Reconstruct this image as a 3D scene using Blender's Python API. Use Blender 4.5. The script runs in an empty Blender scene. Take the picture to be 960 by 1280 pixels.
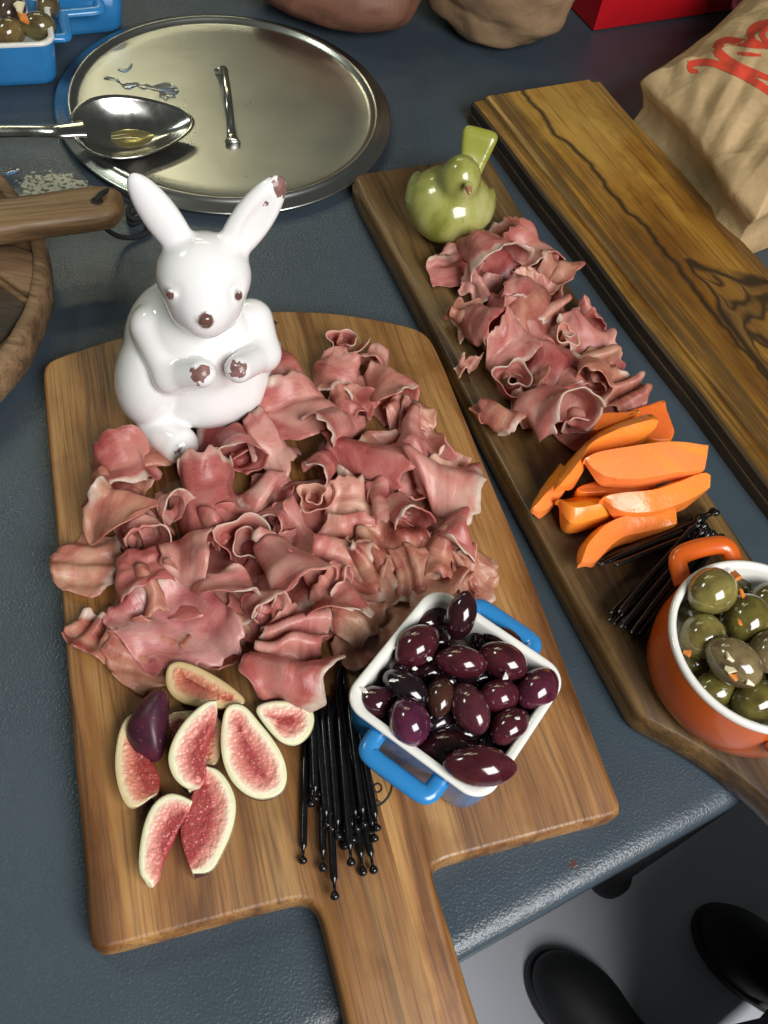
import bpy, bmesh, math, random
import numpy as np
from mathutils import Vector, Matrix
from mathutils.bvhtree import BVHTree

# ------------------------------------------------------------------ camera, world, light
sc = bpy.context.scene
COL = sc.collection
FPX, PITCH, ROLL, HCAM = 1171.2335, 0.972015, 0.205463, 0.54
F_ = np.array([0, math.cos(PITCH), -math.sin(PITCH)])
_up = np.array([0, math.sin(PITCH), math.cos(PITCH)])
R_ = np.array([1, 0, 0]) * math.cos(ROLL) + _up * math.sin(ROLL)
U_ = -np.array([1, 0, 0]) * math.sin(ROLL) + _up * math.cos(ROLL)
C_ = np.array([0, 0, HCAM])
cam = bpy.data.cameras.new('camera'); camo = bpy.data.objects.new('camera', cam); COL.objects.link(camo)
camo.matrix_world = Matrix([[R_[i], U_[i], -F_[i], C_[i]] for i in range(3)] + [[0, 0, 0, 1]])
cam.sensor_fit = 'VERTICAL'; cam.sensor_height = 36; cam.lens = 36 * FPX / 1280
cam.clip_start = 0.01; cam.clip_end = 50
sc.camera = camo
sc.view_settings.view_transform = 'Standard'; sc.view_settings.look = 'None'
sc.view_settings.exposure = 0.0; sc.view_settings.gamma = 1
w = bpy.data.worlds.new('World'); sc.world = w; w.use_nodes = True
w.node_tree.nodes['Background'].inputs[0].default_value = (0.80, 0.86, 0.78, 1)
w.node_tree.nodes['Background'].inputs[1].default_value = 0.075

def area(name, loc, target, sx, sy, power, col):
    L = bpy.data.lights.new(name, 'AREA'); L.shape = 'RECTANGLE'; L.size = sx; L.size_y = sy; L.energy = power; L.color = col
    o = bpy.data.objects.new(name, L); COL.objects.link(o); o.location = loc
    o.rotation_euler = (Vector(target) - Vector(loc)).to_track_quat('-Z', 'Y').to_euler()
    return o
area('window_light', (0.95, -0.72, 1.30), (-0.02, 0.25, 0), 1.05, 1.05, 54, (1.0, 0.985, 0.97))
area('tube_light', (-1.35, 2.6, 1.75), (-0.1, 0.6, 0), 0.9, 0.16, 6.0, (1.0, 0.94, 0.60))
area('tube_light', (-0.75, 2.3, 2.0), (-0.1, 0.6, 0), 0.9, 0.12, 3.0, (1.0, 0.94, 0.60))
area('side_light', (-1.35, 0.75, 1.5), (-0.2, 0.3, 0), 0.35, 0.25, 5.5, (0.90, 1.0, 0.85))

# ------------------------------------------------------------------ helpers
def ray(u, v): return F_ + (u - 480) / FPX * R_ - (v - 640) / FPX * U_
def P(u, v, z=0.0):
    d = ray(u, v); return C_ + d * ((z - HCAM) / d[2])
def hframe(B):
    y = -np.array(B, float); y[2] = 0; y /= np.linalg.norm(y)
    x = np.cross(y, [0, 0, 1]); x = -x if x @ R_ < 0 else x
    return x, y
def onfront(u, v, B, yf):
    """local (right, front, up) coordinates in mm of the point seen at u, v on the upright plane yf mm in front of B"""
    x, y = hframe(B); d = ray(u, v); t = ((np.array(B) + y * yf / 1000 - C_) @ y) / (d @ y)
    q = C_ + d * t - B
    return np.array([q @ x, q @ y, q[2]]) * 1000

def _h(i, j, k, s):
    n = (i * 374761393 + j * 668265263 + k * 2147483647 + s * 974634777) & 0xffffffff
    n = ((n ^ (n >> 13)) * 1274126177) & 0xffffffff
    return ((n ^ (n >> 16)) & 0xffff) / 65535.0
def vnoise(p, s=0):
    p = np.asarray(p, float); f = np.floor(p).astype(np.int64); t = p - f; t = t * t * (3 - 2 * t)
    r = 0
    for a in (0, 1):
        for b in (0, 1):
            for c in (0, 1):
                wgt = (t[..., 0] if a else 1 - t[..., 0]) * (t[..., 1] if b else 1 - t[..., 1]) * (t[..., 2] if c else 1 - t[..., 2])
                r = r + wgt * _h(f[..., 0] + a, f[..., 1] + b, f[..., 2] + c, s)
    return r * 2 - 1
def fbm(p, s=0, o=3):
    r = 0; a = 1
    for i in range(o):
        r = r + a * vnoise(np.asarray(p) * 2 ** i, s + i); a *= .5
    return r

def tag(o, label=None, cat=None, group=None, kind=None):
    if label: o['label'] = label
    if cat: o['category'] = cat
    if group: o['group'] = group
    if kind: o['kind'] = kind
    return o
def obj(name, verts, faces, mat=None, parent=None, smooth=True, attrs=None, mats=None, fmat=None):
    me = bpy.data.meshes.new(name)
    me.from_pydata([tuple(map(float, v)) for v in verts], [], [tuple(int(i) for i in f) for f in faces])
    me.update()
    if smooth: me.polygons.foreach_set('use_smooth', [True] * len(me.polygons))
    for m in (mats or ([mat] if mat else [])): me.materials.append(m)
    if fmat is not None: me.polygons.foreach_set('material_index', list(fmat))
    for k, a in (attrs or {}).items():
        at = me.attributes.new(k, 'FLOAT', 'POINT'); at.data.foreach_set('value', np.asarray(a, np.float32).ravel())
    o = bpy.data.objects.new(name, me); COL.objects.link(o)
    if parent is not None: o.parent = parent
    return o
def empty(name, loc, label=None, cat=None, group=None):
    o = bpy.data.objects.new(name, None); COL.objects.link(o); o.location = loc; o.empty_display_size = .02
    return tag(o, label, cat, group)
def place(o, M): o.matrix_world = M; return o
def fix_normals(o):
    bm = bmesh.new(); bm.from_mesh(o.data); bmesh.ops.recalc_face_normals(bm, faces=bm.faces); bm.to_mesh(o.data); bm.free()
    return o
def frameM(B, x, y):
    z = np.cross(x, y)
    return Matrix([[x[i], y[i], z[i], B[i]] for i in range(3)] + [[0, 0, 0, 1]])
def loftgrid(rows, closed_u=True, off=0):
    """faces between rings (arrays of equal length)"""
    n = len(rows[0]); f = []
    for j in range(len(rows) - 1):
        for i in range(n if closed_u else n - 1):
            a = off + j * n + i; b = off + j * n + (i + 1) % n
            f.append((a, b, b + n, a + n))
    return f
def lathe(profile, n=64):
    V = []; 
    for r, z in profile:
        a = np.arange(n) * 2 * math.pi / n
        V.append(np.stack([r * np.cos(a), r * np.sin(a), np.full(n, z)], 1))
    return np.concatenate(V), loftgrid(V)
def resample(pts, n, closed=False):
    p = np.asarray(pts, float)
    if closed: p = np.vstack([p, p[:1]])
    d = np.r_[0, np.cumsum(np.linalg.norm(np.diff(p, axis=0), axis=1))]
    t = np.linspace(0, d[-1], n + 1)[:-1] if closed else np.linspace(0, d[-1], n)
    return np.stack([np.interp(t, d, p[:, k]) for k in range(p.shape[1])], 1)
def smooth_poly(pts, it=2, closed=True):
    p = np.asarray(pts, float)
    for _ in range(it):
        q = np.roll(p, -1, 0) if closed else p[1:]
        b = p if closed else p[:-1]
        a_ = b * .75 + q * .25; c_ = b * .25 + q * .75
        r = np.empty((len(a_) * 2, p.shape[1])); r[0::2] = a_; r[1::2] = c_
        p = r if closed else np.vstack([p[:1], r, p[-1:]])
    return p
def ccw(p):
    x, y = p[:, 0], p[:, 1]
    return p if (x * np.roll(y, -1) - y * np.roll(x, -1)).sum() > 0 else p[::-1]
def inset(p, d):
    """shrink a closed ccw outline (n,2) by d"""
    p = np.asarray(p, float); e = np.roll(p, -1, 0) - p; e /= np.linalg.norm(e, axis=1, keepdims=True) + 1e-12
    nn = np.stack([-e[:, 1], e[:, 0]], 1); m = nn + np.roll(nn, 1, 0)
    m /= np.linalg.norm(m, axis=1, keepdims=True) + 1e-9
    k = np.clip((m * nn).sum(1), .5, 1)
    return p + m * (d / k)[:, None]
def cap_tris(p):
    from mathutils.geometry import tessellate_polygon
    return [tuple(t_) for t_ in tessellate_polygon([[Vector((float(a_), float(b_), 0)) for a_, b_ in p]])]
def slab_mesh(outline, rings):
    """closed solid from a ccw outline (n,2) and rings [(inset, z)...] bottom to top"""
    V = [np.c_[inset(outline, d), np.full(len(outline), z)] for d, z in rings]
    n = len(outline); f = loftgrid(V)
    k = (len(V) - 1) * n
    for lo_, p_ in ((True, V[0]), (False, V[-1])):
        for t_ in cap_tris(p_[:, :2]):
            q_ = p_[list(t_), :2]; up_ = (q_[1, 0] - q_[0, 0]) * (q_[2, 1] - q_[0, 1]) - (q_[1, 1] - q_[0, 1]) * (q_[2, 0] - q_[0, 0]) > 0
            t_ = t_ if up_ != lo_ else t_[::-1]; f.append(tuple(i + (0 if lo_ else k) for i in t_))
    return np.concatenate(V), f
def tube(pts, rad, n=12, flat=1.0, up=(0, 0, 1), caps=True, closed=False):
    pts = np.asarray(pts, float); rad = np.broadcast_to(np.asarray(rad, float), (len(pts),))
    T = np.gradient(pts, axis=0)
    if closed: T = np.roll(pts, -1, 0) - np.roll(pts, 1, 0)
    T /= np.linalg.norm(T, axis=1, keepdims=True) + 1e-12
    N = np.asarray(up, float); rows = []
    for i in range(len(pts)):
        N = N - T[i] * (N @ T[i]); N /= np.linalg.norm(N) + 1e-12
        B = np.cross(T[i], N); a = np.arange(n) * 2 * math.pi / n
        rows.append(pts[i] + rad[i] * (np.cos(a)[:, None] * N * flat + np.sin(a)[:, None] * B))
    V = np.concatenate(rows); f = loftgrid(rows)
    if closed:
        k = (len(rows) - 1) * n
        f += [(k + i, k + (i + 1) % n, (i + 1) % n, i) for i in range(n)]
    elif caps:
        f.append(tuple(range(n))[::-1]); f.append(tuple(range(len(V) - n, len(V))))
    return V, f
def merge(parts):
    V = []; Fc = []; o = 0
    for v, f in parts:
        V.append(np.asarray(v)); Fc += [tuple(i + o for i in q) for q in f]; o += len(v)
    return np.concatenate(V), Fc
def boxmesh(lo, hi, bev=.002):
    out = np.array([[lo[0], lo[1]], [hi[0], lo[1]], [hi[0], hi[1]], [lo[0], hi[1]]])
    return slab_mesh(out, [(bev, lo[2]), (0, lo[2] + bev), (0, hi[2] - bev), (bev, hi[2])])

# --- signed distance modelling
def surf_net(fn, lo, hi, h):
    ax = [np.arange(lo[i], hi[i] + h, h) for i in range(3)]
    X, Y, Z = np.meshgrid(*ax, indexing='ij'); D = fn(X, Y, Z).astype(np.float32); S = D < 0
    nx, ny, nz = D.shape
    cs = [(i, j, k) for i in (0, 1) for j in (0, 1) for k in (0, 1)]
    sl = lambda A, c: A[c[0]:nx - 1 + c[0], c[1]:ny - 1 + c[1], c[2]:nz - 1 + c[2]]
    cnt = sum(sl(S, c).astype(np.int8) for c in cs); act = (cnt > 0) & (cnt < 8)
    idx = -np.ones(act.shape, np.int64); I = np.argwhere(act); idx[act] = np.arange(len(I))
    acc = np.zeros((len(I), 3)); num = np.zeros(len(I))
    for a in range(8):
        for b in range(a + 1, 8):
            ca, cb = cs[a], cs[b]
            if sum(abs(ca[q] - cb[q]) for q in range(3)) != 1: continue
            da = sl(D, ca)[act]; db = sl(D, cb)[act]; m = (da < 0) != (db < 0)
            t = np.where(m, da / np.where(m, da - db, 1), 0)
            pt = np.array(ca)[None] + t[:, None] * (np.array(cb) - np.array(ca))[None]
            acc[m] += pt[m]; num[m] += 1
    V = (I + acc / num[:, None]) * h + np.array(lo)
    Fc = []
    for d in range(3):
        e = [0, 0, 0]; e[d] = 1; a, b = (d + 1) % 3, (d + 2) % 3
        A = S[:nx - e[0], :ny - e[1], :nz - e[2]]; B = S[e[0]:, e[1]:, e[2]:]
        for q in np.argwhere(A != B):
            if q[a] < 1 or q[b] < 1: continue
            def g(da, db):
                t = q.copy(); t[a] -= da; t[b] -= db
                return idx[tuple(t)] if all(t[k] < idx.shape[k] for k in range(3)) else -1
            l = [g(1, 1), g(0, 1), g(0, 0), g(1, 0)]
            if min(l) < 0: continue
            Fc.append(tuple(l) if A[tuple(q)] else tuple(l[::-1]))
    return V, Fc
def sd_ell(c, r, rot=None):
    c = np.array(c, float); r = np.array(r, float); Rm = np.array(rot) if rot is not None else None
    def f(X, Y, Z):
        x, y, z = X - c[0], Y - c[1], Z - c[2]
        if Rm is not None:
            x, y, z = (Rm[0, i] * x + Rm[1, i] * y + Rm[2, i] * z for i in range(3))
        k0 = np.sqrt((x / r[0]) ** 2 + (y / r[1]) ** 2 + (z / r[2]) ** 2)
        k1 = np.sqrt((x / r[0] ** 2) ** 2 + (y / r[1] ** 2) ** 2 + (z / r[2] ** 2) ** 2) + 1e-9
        return k0 * (k0 - 1) / k1
    return f
def sd_cap(a, b, ra, rb):
    a = np.array(a, float); b = np.array(b, float); ab = b - a
    def f(X, Y, Z):
        t = np.clip(((X - a[0]) * ab[0] + (Y - a[1]) * ab[1] + (Z - a[2]) * ab[2]) / (ab @ ab), 0, 1)
        return np.sqrt((X - a[0] - t * ab[0]) ** 2 + (Y - a[1] - t * ab[1]) ** 2 + (Z - a[2] - t * ab[2]) ** 2) - (ra + (rb - ra) * t)
    return f
def smin(a, b, k): h = np.clip(.5 + .5 * (b - a) / k, 0, 1); return b * (1 - h) + a * h - k * h * (1 - h)
def smax(a, b, k): return -smin(-a, -b, k)
def eul(rx, ry, rz):
    return np.array(Matrix.Rotation(rz, 3, 'Z') @ Matrix.Rotation(ry, 3, 'Y') @ Matrix.Rotation(rx, 3, 'X'))

# ------------------------------------------------------------------ materials
class NT:
    def __init__(s, name):
        s.m = bpy.data.materials.new(name); s.m.use_nodes = True; s.t = s.m.node_tree
        s.b = s.t.nodes['Principled BSDF']
    def n(s, typ, ins=None, **kw):
        q = s.t.nodes.new('ShaderNode' + typ)
        for k, v in kw.items(): setattr(q, k, v)
        for k, v in (ins or {}).items(): s.set(q.inputs[k], v)
        return q
    def set(s, sock, v):
        if isinstance(v, bpy.types.NodeSocket): s.t.links.new(v, sock)
        elif isinstance(v, (tuple, list)) and len(v) == 3 and sock.type == 'RGBA': sock.default_value = (*v, 1)
        else: sock.default_value = v
    def p(s, **kw):
        for k, v in kw.items(): s.set(s.b.inputs[k.replace('_', ' ')], v)
        return s
    def noise(s, vec, scale, detail=3, rough=.55, dist=0): return s.n('TexNoise', {'Vector': vec, 'Scale': scale, 'Detail': detail, 'Roughness': rough, 'Distortion': dist}).outputs['Fac']
    def obj(s): return s.n('TexCoord').outputs['Object']
    def map(s, vec, sc_, loc=(0, 0, 0)): return s.n('Mapping', {'Vector': vec, 'Scale': Vector(sc_), 'Location': Vector(loc)}).outputs[0]
    def ramp(s, fac, stops):
        q = s.n('ValToRGB', {'Fac': fac}); e = q.color_ramp.elements
        while len(e) < len(stops): e.new(.5)
        for el, (pp, c) in zip(e, stops): el.position = pp; el.color = (*c, 1) if len(c) == 3 else c
        return q.outputs['Color']
    def mix(s, fac, a, b, mode='MIX'):
        q = s.n('Mix', data_type='RGBA', blend_type=mode); s.set(q.inputs[0], fac); s.set(q.inputs[6], a); s.set(q.inputs[7], b)
        return q.outputs[2]
    def math(s, op, a, b=0.0, c=0.0):
        q = s.n('Math', operation=op); s.set(q.inputs[0], a); s.set(q.inputs[1], b); s.set(q.inputs[2], c); return q.outputs[0]
    def mr(s, v, a, b, c=0, d=1):
        q = s.n('MapRange', {'Value': v, 'From Min': a, 'From Max': b, 'To Min': c, 'To Max': d}); return q.outputs[0]
    def bump(s, h, strength=.3, dist=.001, normal=None):
        q = s.n('Bump', {'Height': h, 'Strength': strength, 'Distance': dist})
        if normal: s.set(q.inputs['Normal'], normal)
        s.set(s.b.inputs['Normal'], q.outputs[0]); return q.outputs[0]
    def attr(s, nm): return s.n('Attribute', attribute_name=nm).outputs['Fac']
    def rnd(s): return s.n('ObjectInfo').outputs['Random']
    def ocol(s): return s.n('ObjectInfo').outputs['Color']

def simple(name, col, rough=.5, var=.12, scale=60, bump=0, **kw):
    t = NT(name); v = t.obj(); nz = t.noise(v, scale, 4)
    a = tuple(c * (1 - var) for c in col); b = tuple(min(1, c * (1 + var)) for c in col)
    t.p(Base_Color=t.ramp(nz, [(.3, a), (.7, b)]), Roughness=rough, **kw)
    if bump: t.bump(nz, bump, .002)
    return t.m

def wood(name, cols, seed=0, rough=.5, band=42, fib=700, edge=None, patch=.35, coat=0.0):
    """grain along local x"""
    t = NT(name); v = t.obj(); r = t.rnd()
    off = t.n('CombineXYZ', {'X': t.math('MULTIPLY', r, 7.3), 'Y': t.math('MULTIPLY', r, 3.1), 'Z': seed}).outputs[0]
    vv = t.n('VectorMath', operation='ADD'); t.set(vv.inputs[0], v); t.set(vv.inputs[1], off); v2 = vv.outputs[0]
    big = t.noise(t.map(v2, (2.2, 9, 9)), 1.0, 3, .5, .6)
    warp = t.n('VectorMath', operation='MULTIPLY_ADD'); t.set(warp.inputs[0], t.n('TexNoise', {'Vector': v2, 'Scale': 5.0}).outputs['Color']); warp.inputs[1].default_value = (0, .03, .03); t.set(warp.inputs[2], v2)
    g1 = t.noise(t.map(warp.outputs[0], (2.5, band, band)), 1.0, 5, .62, .4)
    g2 = t.noise(t.map(v2, (14, fib, fib)), 1.0, 3, .6)
    base = t.ramp(g1, [(.34, cols[0]), (.48, cols[1]), (.64, cols[2])])
    base = t.mix(t.mr(big, .35, .7, 0, patch), base, cols[0])
    dk = t.noise(t.map(warp.outputs[0], (1.6, 75, 75), (3, 1, 0)), 1.0, 3, .6, .8)
    base = t.mix(t.mr(dk, .56, .68, 0, .6), base, tuple(x * .6 for x in cols[0]))
    fibc = t.ramp(g2, [(.32, (.42, .38, .35)), (.50, (1, 1, 1))])
    base = t.mix(.75, base, fibc, 'MULTIPLY')
    tone = t.mr(r, 0, 1, .82, 1.16)
    base = t.mix(1.0, base, t.n('CombineColor', {0: tone, 1: tone, 2: tone}).outputs[0], 'MULTIPLY')
    scr = t.noise(t.n('Mapping', {'Vector': v2, 'Rotation': Vector((0, 0, .7)), 'Scale': Vector((9, 420, 9))}).outputs[0], 1.0, 2)
    scr2 = t.noise(t.n('Mapping', {'Vector': v2, 'Rotation': Vector((0, 0, -.95)), 'Scale': Vector((12, 520, 12))}).outputs[0], 1.0, 2)
    cut = t.math('MAXIMUM', t.mr(scr, .70, .74), t.mr(scr2, .71, .75))
    base = t.mix(t.math('MULTIPLY', cut, .35), base, cols[0])
    stn = t.noise(v2, 22, 4, .6)
    base = t.mix(t.mr(stn, .56, .68, 0, .45), base, t.mix(1.0, base, (.55, .45, .38), 'MULTIPLY'))
    t.p(Base_Color=base, Roughness=t.mr(t.math('ADD', g2, t.math('MULTIPLY', t.math('SUBTRACT', stn, .5), .8)), .3, .7, rough + .12, rough - .10))
    t.set(t.b.inputs['Coat Weight'], coat); t.set(t.b.inputs['Coat Roughness'], .35)
    t.bump(t.math('SUBTRACT', t.math('ADD', t.math('MULTIPLY', g2, .5), g1), t.math('MULTIPLY', cut, .4)), .25, .0008)
    return t

M = {}
M['board'] = wood('board_wood', [(.125, .046, .011), (.315, .143, .040), (.45, .245, .082)], 1.0, .46).m
M['plank'] = wood('plank_wood', [(.034, .017, .006), (.125, .068, .023), (.23, .135, .048)], 4.0, .36, 30, 500, patch=.6).m
M['old'] = wood('old_wood', [(.09, .05, .025), (.21, .125, .06), (.30, .185, .095)], 7.0, .6, 35, 400).m
M['oldark'] = wood('dark_old_wood', [(.014, .009, .006), (.034, .021, .012), (.07, .044, .024)], 9.0, .6, 30, 300).m
M['handlewood'] = wood('handle_wood', [(.12, .065, .028), (.22, .13, .055), (.28, .17, .075)], 11.0, .5, 60, 600).m
M['barkedge'] = wood('dark_edge_wood', [(.022, .013, .006), (.060, .034, .014), (.13, .080, .034)], 17.0, .55, 40, 400).m
# spalted board
t = wood('spalted_wood', [(.16, .062, .008), (.37, .185, .028), (.52, .315, .070)], 13.0, .36, 12, 500, patch=.7)
v = t.obj()
sep = t.n('SeparateXYZ', {'Vector': v})
wv = t.n('VectorMath', operation='MULTIPLY_ADD'); t.set(wv.inputs[0], t.n('TexNoise', {'Vector': v, 'Scale': 14.0, 'Detail': 3.0}).outputs['Color']); wv.inputs[1].default_value = (.10, .06, 0); t.set(wv.inputs[2], v)
zn = t.noise(t.map(wv.outputs[0], (7, 16, 16)), 1.0, 2, .5)
iso = t.math('ABSOLUTE', t.math('SUBTRACT', t.math('FRACT', t.math('MULTIPLY', zn, 9.0)), .5))
low = t.math('MULTIPLY', t.mr(t.math('ADD', sep.outputs['X'], t.math('MULTIPLY', t.math('SUBTRACT', zn, .5), .16)), .03, .005, 0, 1), t.mr(t.math('ADD', sep.outputs['Y'], t.math('MULTIPLY', t.math('SUBTRACT', zn, .5), .05)), .004, .024, 1, 0))
l1 = t.math('MULTIPLY', t.mr(iso, .02, .16, .85, 0), low)
lowb = t.mr(t.math('ABSOLUTE', t.math('SUBTRACT', low, .5)), .1, .40, .9, 0)
mean = t.math('MULTIPLY', t.math('SUBTRACT', t.noise(t.map(v, (6, 0, 0)), 1.0, 4, .6), .5), .07)
yy = t.math('SUBTRACT', sep.outputs['Y'], mean)
l2 = t.mr(t.math('ABSOLUTE', t.math('SUBTRACT', yy, .014)), .0006, .0048, .92, 0)
edg = t.mr(yy, .016, .038, 0, .8)
edr = t.mr(sep.outputs['Y'], -.042, -.055, 0, .5)
lines = t.math('MAXIMUM', t.math('MAXIMUM', l1, lowb), l2)
old = t.b.inputs['Base Color'].links[0].from_socket
brown = t.mix(t.math('MULTIPLY', low, t.mr(zn, .44, .56, .25, .85)), old, (.10, .052, .02))
stripe = t.noise(t.map(v, (5, 170, 60)), 1.0, 4, .6, .5)
brown = t.mix(t.math('MULTIPLY', t.math('MAXIMUM', edg, edr), t.mr(stripe, .40, .56, 0, .95)), brown, (.055, .034, .014))
t.p(Base_Color=t.mix(lines, brown, (.018, .012, .007))); M['spalted'] = t.m

t = NT('hammered_paint'); v = t.obj()
vo = t.n('TexNoise', {'Vector': v, 'Scale': 620.0, 'Detail': 2.0, 'Roughness': .5}).outputs['Fac']
bg = t.noise(v, 6, 4); sp = t.noise(v, 900, 2)
base = t.ramp(bg, [(.3, (.037, .052, .067)), (.7, (.049, .068, .086))])
base = t.mix(t.mr(sp, .68, .74), base, (.075, .09, .10))
# worn, flaking patch of paint behind the wooden handle
W0 = P(72, 238, 0)
dv = t.n('VectorMath', operation='SUBTRACT'); t.set(dv.inputs[0], v); dv.inputs[1].default_value = tuple(W0)
dl = t.n('VectorMath', operation='LENGTH'); t.set(dl.inputs[0], t.n('VectorMath', {0: dv.outputs[0], 1: (1, 1.5, 1)}, operation='MULTIPLY').outputs[0])
wn = t.noise(v, 90, 5, .7)
wear = t.mr(t.math('ADD', t.math('MULTIPLY', dl.outputs['Value'], -18.0), t.math('ADD', wn, .32)), .22, .26)
base = t.mix(wear, base, t.ramp(t.noise(v, 260, 3), [(.42, (.09, .08, .06)), (.5, (.40, .40, .30))]))
t.p(Base_Color=base, Roughness=t.mr(vo, .3, .7, .24, .38), Specular_IOR_Level=.45)
R0 = P(717, 1081, 0); dr = t.n('VectorMath', operation='SUBTRACT'); t.set(dr.inputs[0], v); dr.inputs[1].default_value = tuple(R0)
rl = t.n('VectorMath', operation='LENGTH'); t.set(rl.inputs[0], dr.outputs[0])
base = t.mix(t.mr(t.math('ADD', rl.outputs['Value'], t.math('MULTIPLY', t.math('SUBTRACT', t.noise(v, 300, 3), .5), .006)), .0015, .0030, .8, 0), base, (.10, .03, .015))
smg = t.noise(v, 14, 5, .65); t.set(t.b.inputs['Base Color'], base)
t.set(t.b.inputs['Roughness'], t.mr(t.math('ADD', vo, t.math('MULTIPLY', t.math('SUBTRACT', smg, .5), 1.2)), .2, .8, .22, .44))
t.bump(vo, .38, .0012); M['table'] = t.m
M['floor'] = simple('floor_paint', (.60, .62, .68), .5, .06, 5)
M['shoe'] = simple('black_leather', (.008, .009, .011), .62, .2, 80, .05)
M['sole'] = simple('rubber_sole', (.02, .021, .024), .6)
M['trouser'] = simple('navy_cloth', (.008, .009, .013), .9, .2, 200, .1)

t = NT('cream_glaze'); v = t.obj()
t.p(Base_Color=t.ramp(t.noise(v, 20, 2), [(.3, (.72, .71, .66)), (.7, (.78, .77, .73))]), Roughness=.12, Coat_Weight=.4, Coat_Roughness=.05); M['cream'] = t.m
def glaze(name, col):
    t = NT(name); v = t.obj()
    t.p(Base_Color=t.ramp(t.noise(v, 30, 3), [(.3, tuple(c * .88 for c in col)), (.7, col)]), Roughness=.22, Coat_Weight=.25, Coat_Roughness=.06)
    t.bump(t.noise(v, 60, 2), .04, .001); return t.m
M['blue'] = glaze('blue_glaze', (.028, .21, .50))
M['orange'] = glaze('orange_glaze', (.60, .105, .012))
t = NT('brushed_steel'); v = t.obj()
br = t.noise(t.map(v, (30, 700, 30)), 1.0, 3); sm = t.noise(v, 18, 4, .6)
t.p(Base_Color=t.ramp(sm, [(.3, (.43, .43, .41)), (.7, (.49, .49, .47))]), Metallic=1.0, Roughness=t.mr(sm, .2, .8, .26, .31)); t.bump(br, .16, .0004); M['steel'] = t.m
t = NT('polished_steel'); v = t.obj()
t.p(Base_Color=(.56, .55, .52), Metallic=1.0, Roughness=t.mr(t.noise(v, 60, 4), .3, .7, .12, .26)); M['polish'] = t.m
t = NT('oil'); t.p(Base_Color=(.95, .82, .35), Roughness=.03, Transmission_Weight=.92, IOR=1.45); M['oil'] = t.m
t = NT('water'); t.p(Base_Color=(.95, .97, .93), Roughness=.02, Transmission_Weight=.95, IOR=1.33); M['water'] = t.m
M['cord'] = simple('black_cord', (.010, .010, .012), .8, .2, 900, .3)
M['pick'] = simple('black_lacquer', (.0055, .0055, .0065), .2, .3, 200, .06)

# ham
t = NT('cured_ham'); v = t.obj(); au = t.attr('u'); av = t.attr('v'); r = t.rnd()
uv = t.n('CombineXYZ', {'X': au, 'Y': av, 'Z': t.math('MULTIPLY', r, 37.0)}).outputs[0]
n0 = t.noise(t.map(uv, (1.3, 1.2, 1), (5, 2, 0)), 1.0, 2, .5, .8)
n1 = t.noise(t.map(uv, (2.6, 3.2, 1)), 1.0, 5, .6, .8)
n2 = t.noise(t.map(uv, (2.0, 9, 1)), 1.0, 4, .6, 1.2)
n3 = t.noise(t.map(uv, (22, 60, 1)), 1.0, 3, .6)
n4 = t.noise(t.map(uv, (5, 20, 1), (1, 7, 0)), 1.0, 3, .6, 1.0)
nn = t.math('ADD', t.math('MULTIPLY', n0, .55), t.math('MULTIPLY', n1, .45))
meat = t.ramp(nn, [(.34, (.31, .042, .044)), (.43, (.52, .15, .135)), (.53, (.66, .28, .235)), (.67, (.75, .44, .36))])
meat = t.mix(t.mr(n3, .35, .65, 0, .22), meat, (.58, .27, .20))
vein = t.mr(t.math('ABSOLUTE', t.math('SUBTRACT', n2, .5)), .002, .016, .75, 0)
vein2 = t.mr(t.math('ABSOLUTE', t.math('SUBTRACT', n4, .5)), .002, .02, .35, 0)
vein = t.math('MAXIMUM', t.math('MULTIPLY', vein, t.mr(n0, .42, .60, 0.1, 1)), t.math('MULTIPLY', vein2, t.mr(n1, .45, .6, 0, 1)))
meat = t.mix(vein, meat, (.70, .47, .38))
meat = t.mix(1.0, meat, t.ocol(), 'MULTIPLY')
fe = t.math('ADD', av, t.math('MULTIPLY', t.math('SUBTRACT', t.noise(t.map(uv, (3.5, 1.5, 1)), 1.0, 4), .5), .34))
pres = t.mr(t.noise(t.map(uv, (1.6, .2, 1), (3, 0, 0)), 1.0, 2), .44, .54)
fat = t.math('MULTIPLY', t.mr(fe, .87, .94, 0, .92), pres)
fe2 = t.mr(t.math('ADD', av, t.math('MULTIPLY', t.math('SUBTRACT', n1, .5), .05)), .016, .004, 0, .22)
fatc = t.ramp(n3, [(.3, (.64, .47, .37)), (.7, (.78, .65, .55))])
colr = t.mix(t.math('MAXIMUM', fat, fe2), meat, fatc)
t.p(Base_Color=colr, Roughness=t.mr(n3, .3, .7, .25, .42), Coat_Weight=.12, Coat_Roughness=.2, Subsurface_Weight=.2, Subsurface_Radius=Vector((1, .4, .3)), Subsurface_Scale=.003, Specular_IOR_Level=.45)
t.bump(t.math('ADD', n3, t.math('MULTIPLY', n2, .8)), .28, .0012)
tr = t.n('BsdfTranslucent', {'Color': t.mix(1.0, colr, (1.0, .72, .62), 'MULTIPLY')}); ms = t.n('MixShader', {0: .28})
t.t.links.new(t.b.outputs[0], ms.inputs[1]); t.t.links.new(tr.outputs[0], ms.inputs[2])
t.t.links.new(ms.outputs[0], [n_ for n_ in t.t.nodes if n_.type == 'OUTPUT_MATERIAL'][0].inputs['Surface']); M['ham'] = t.m

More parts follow.
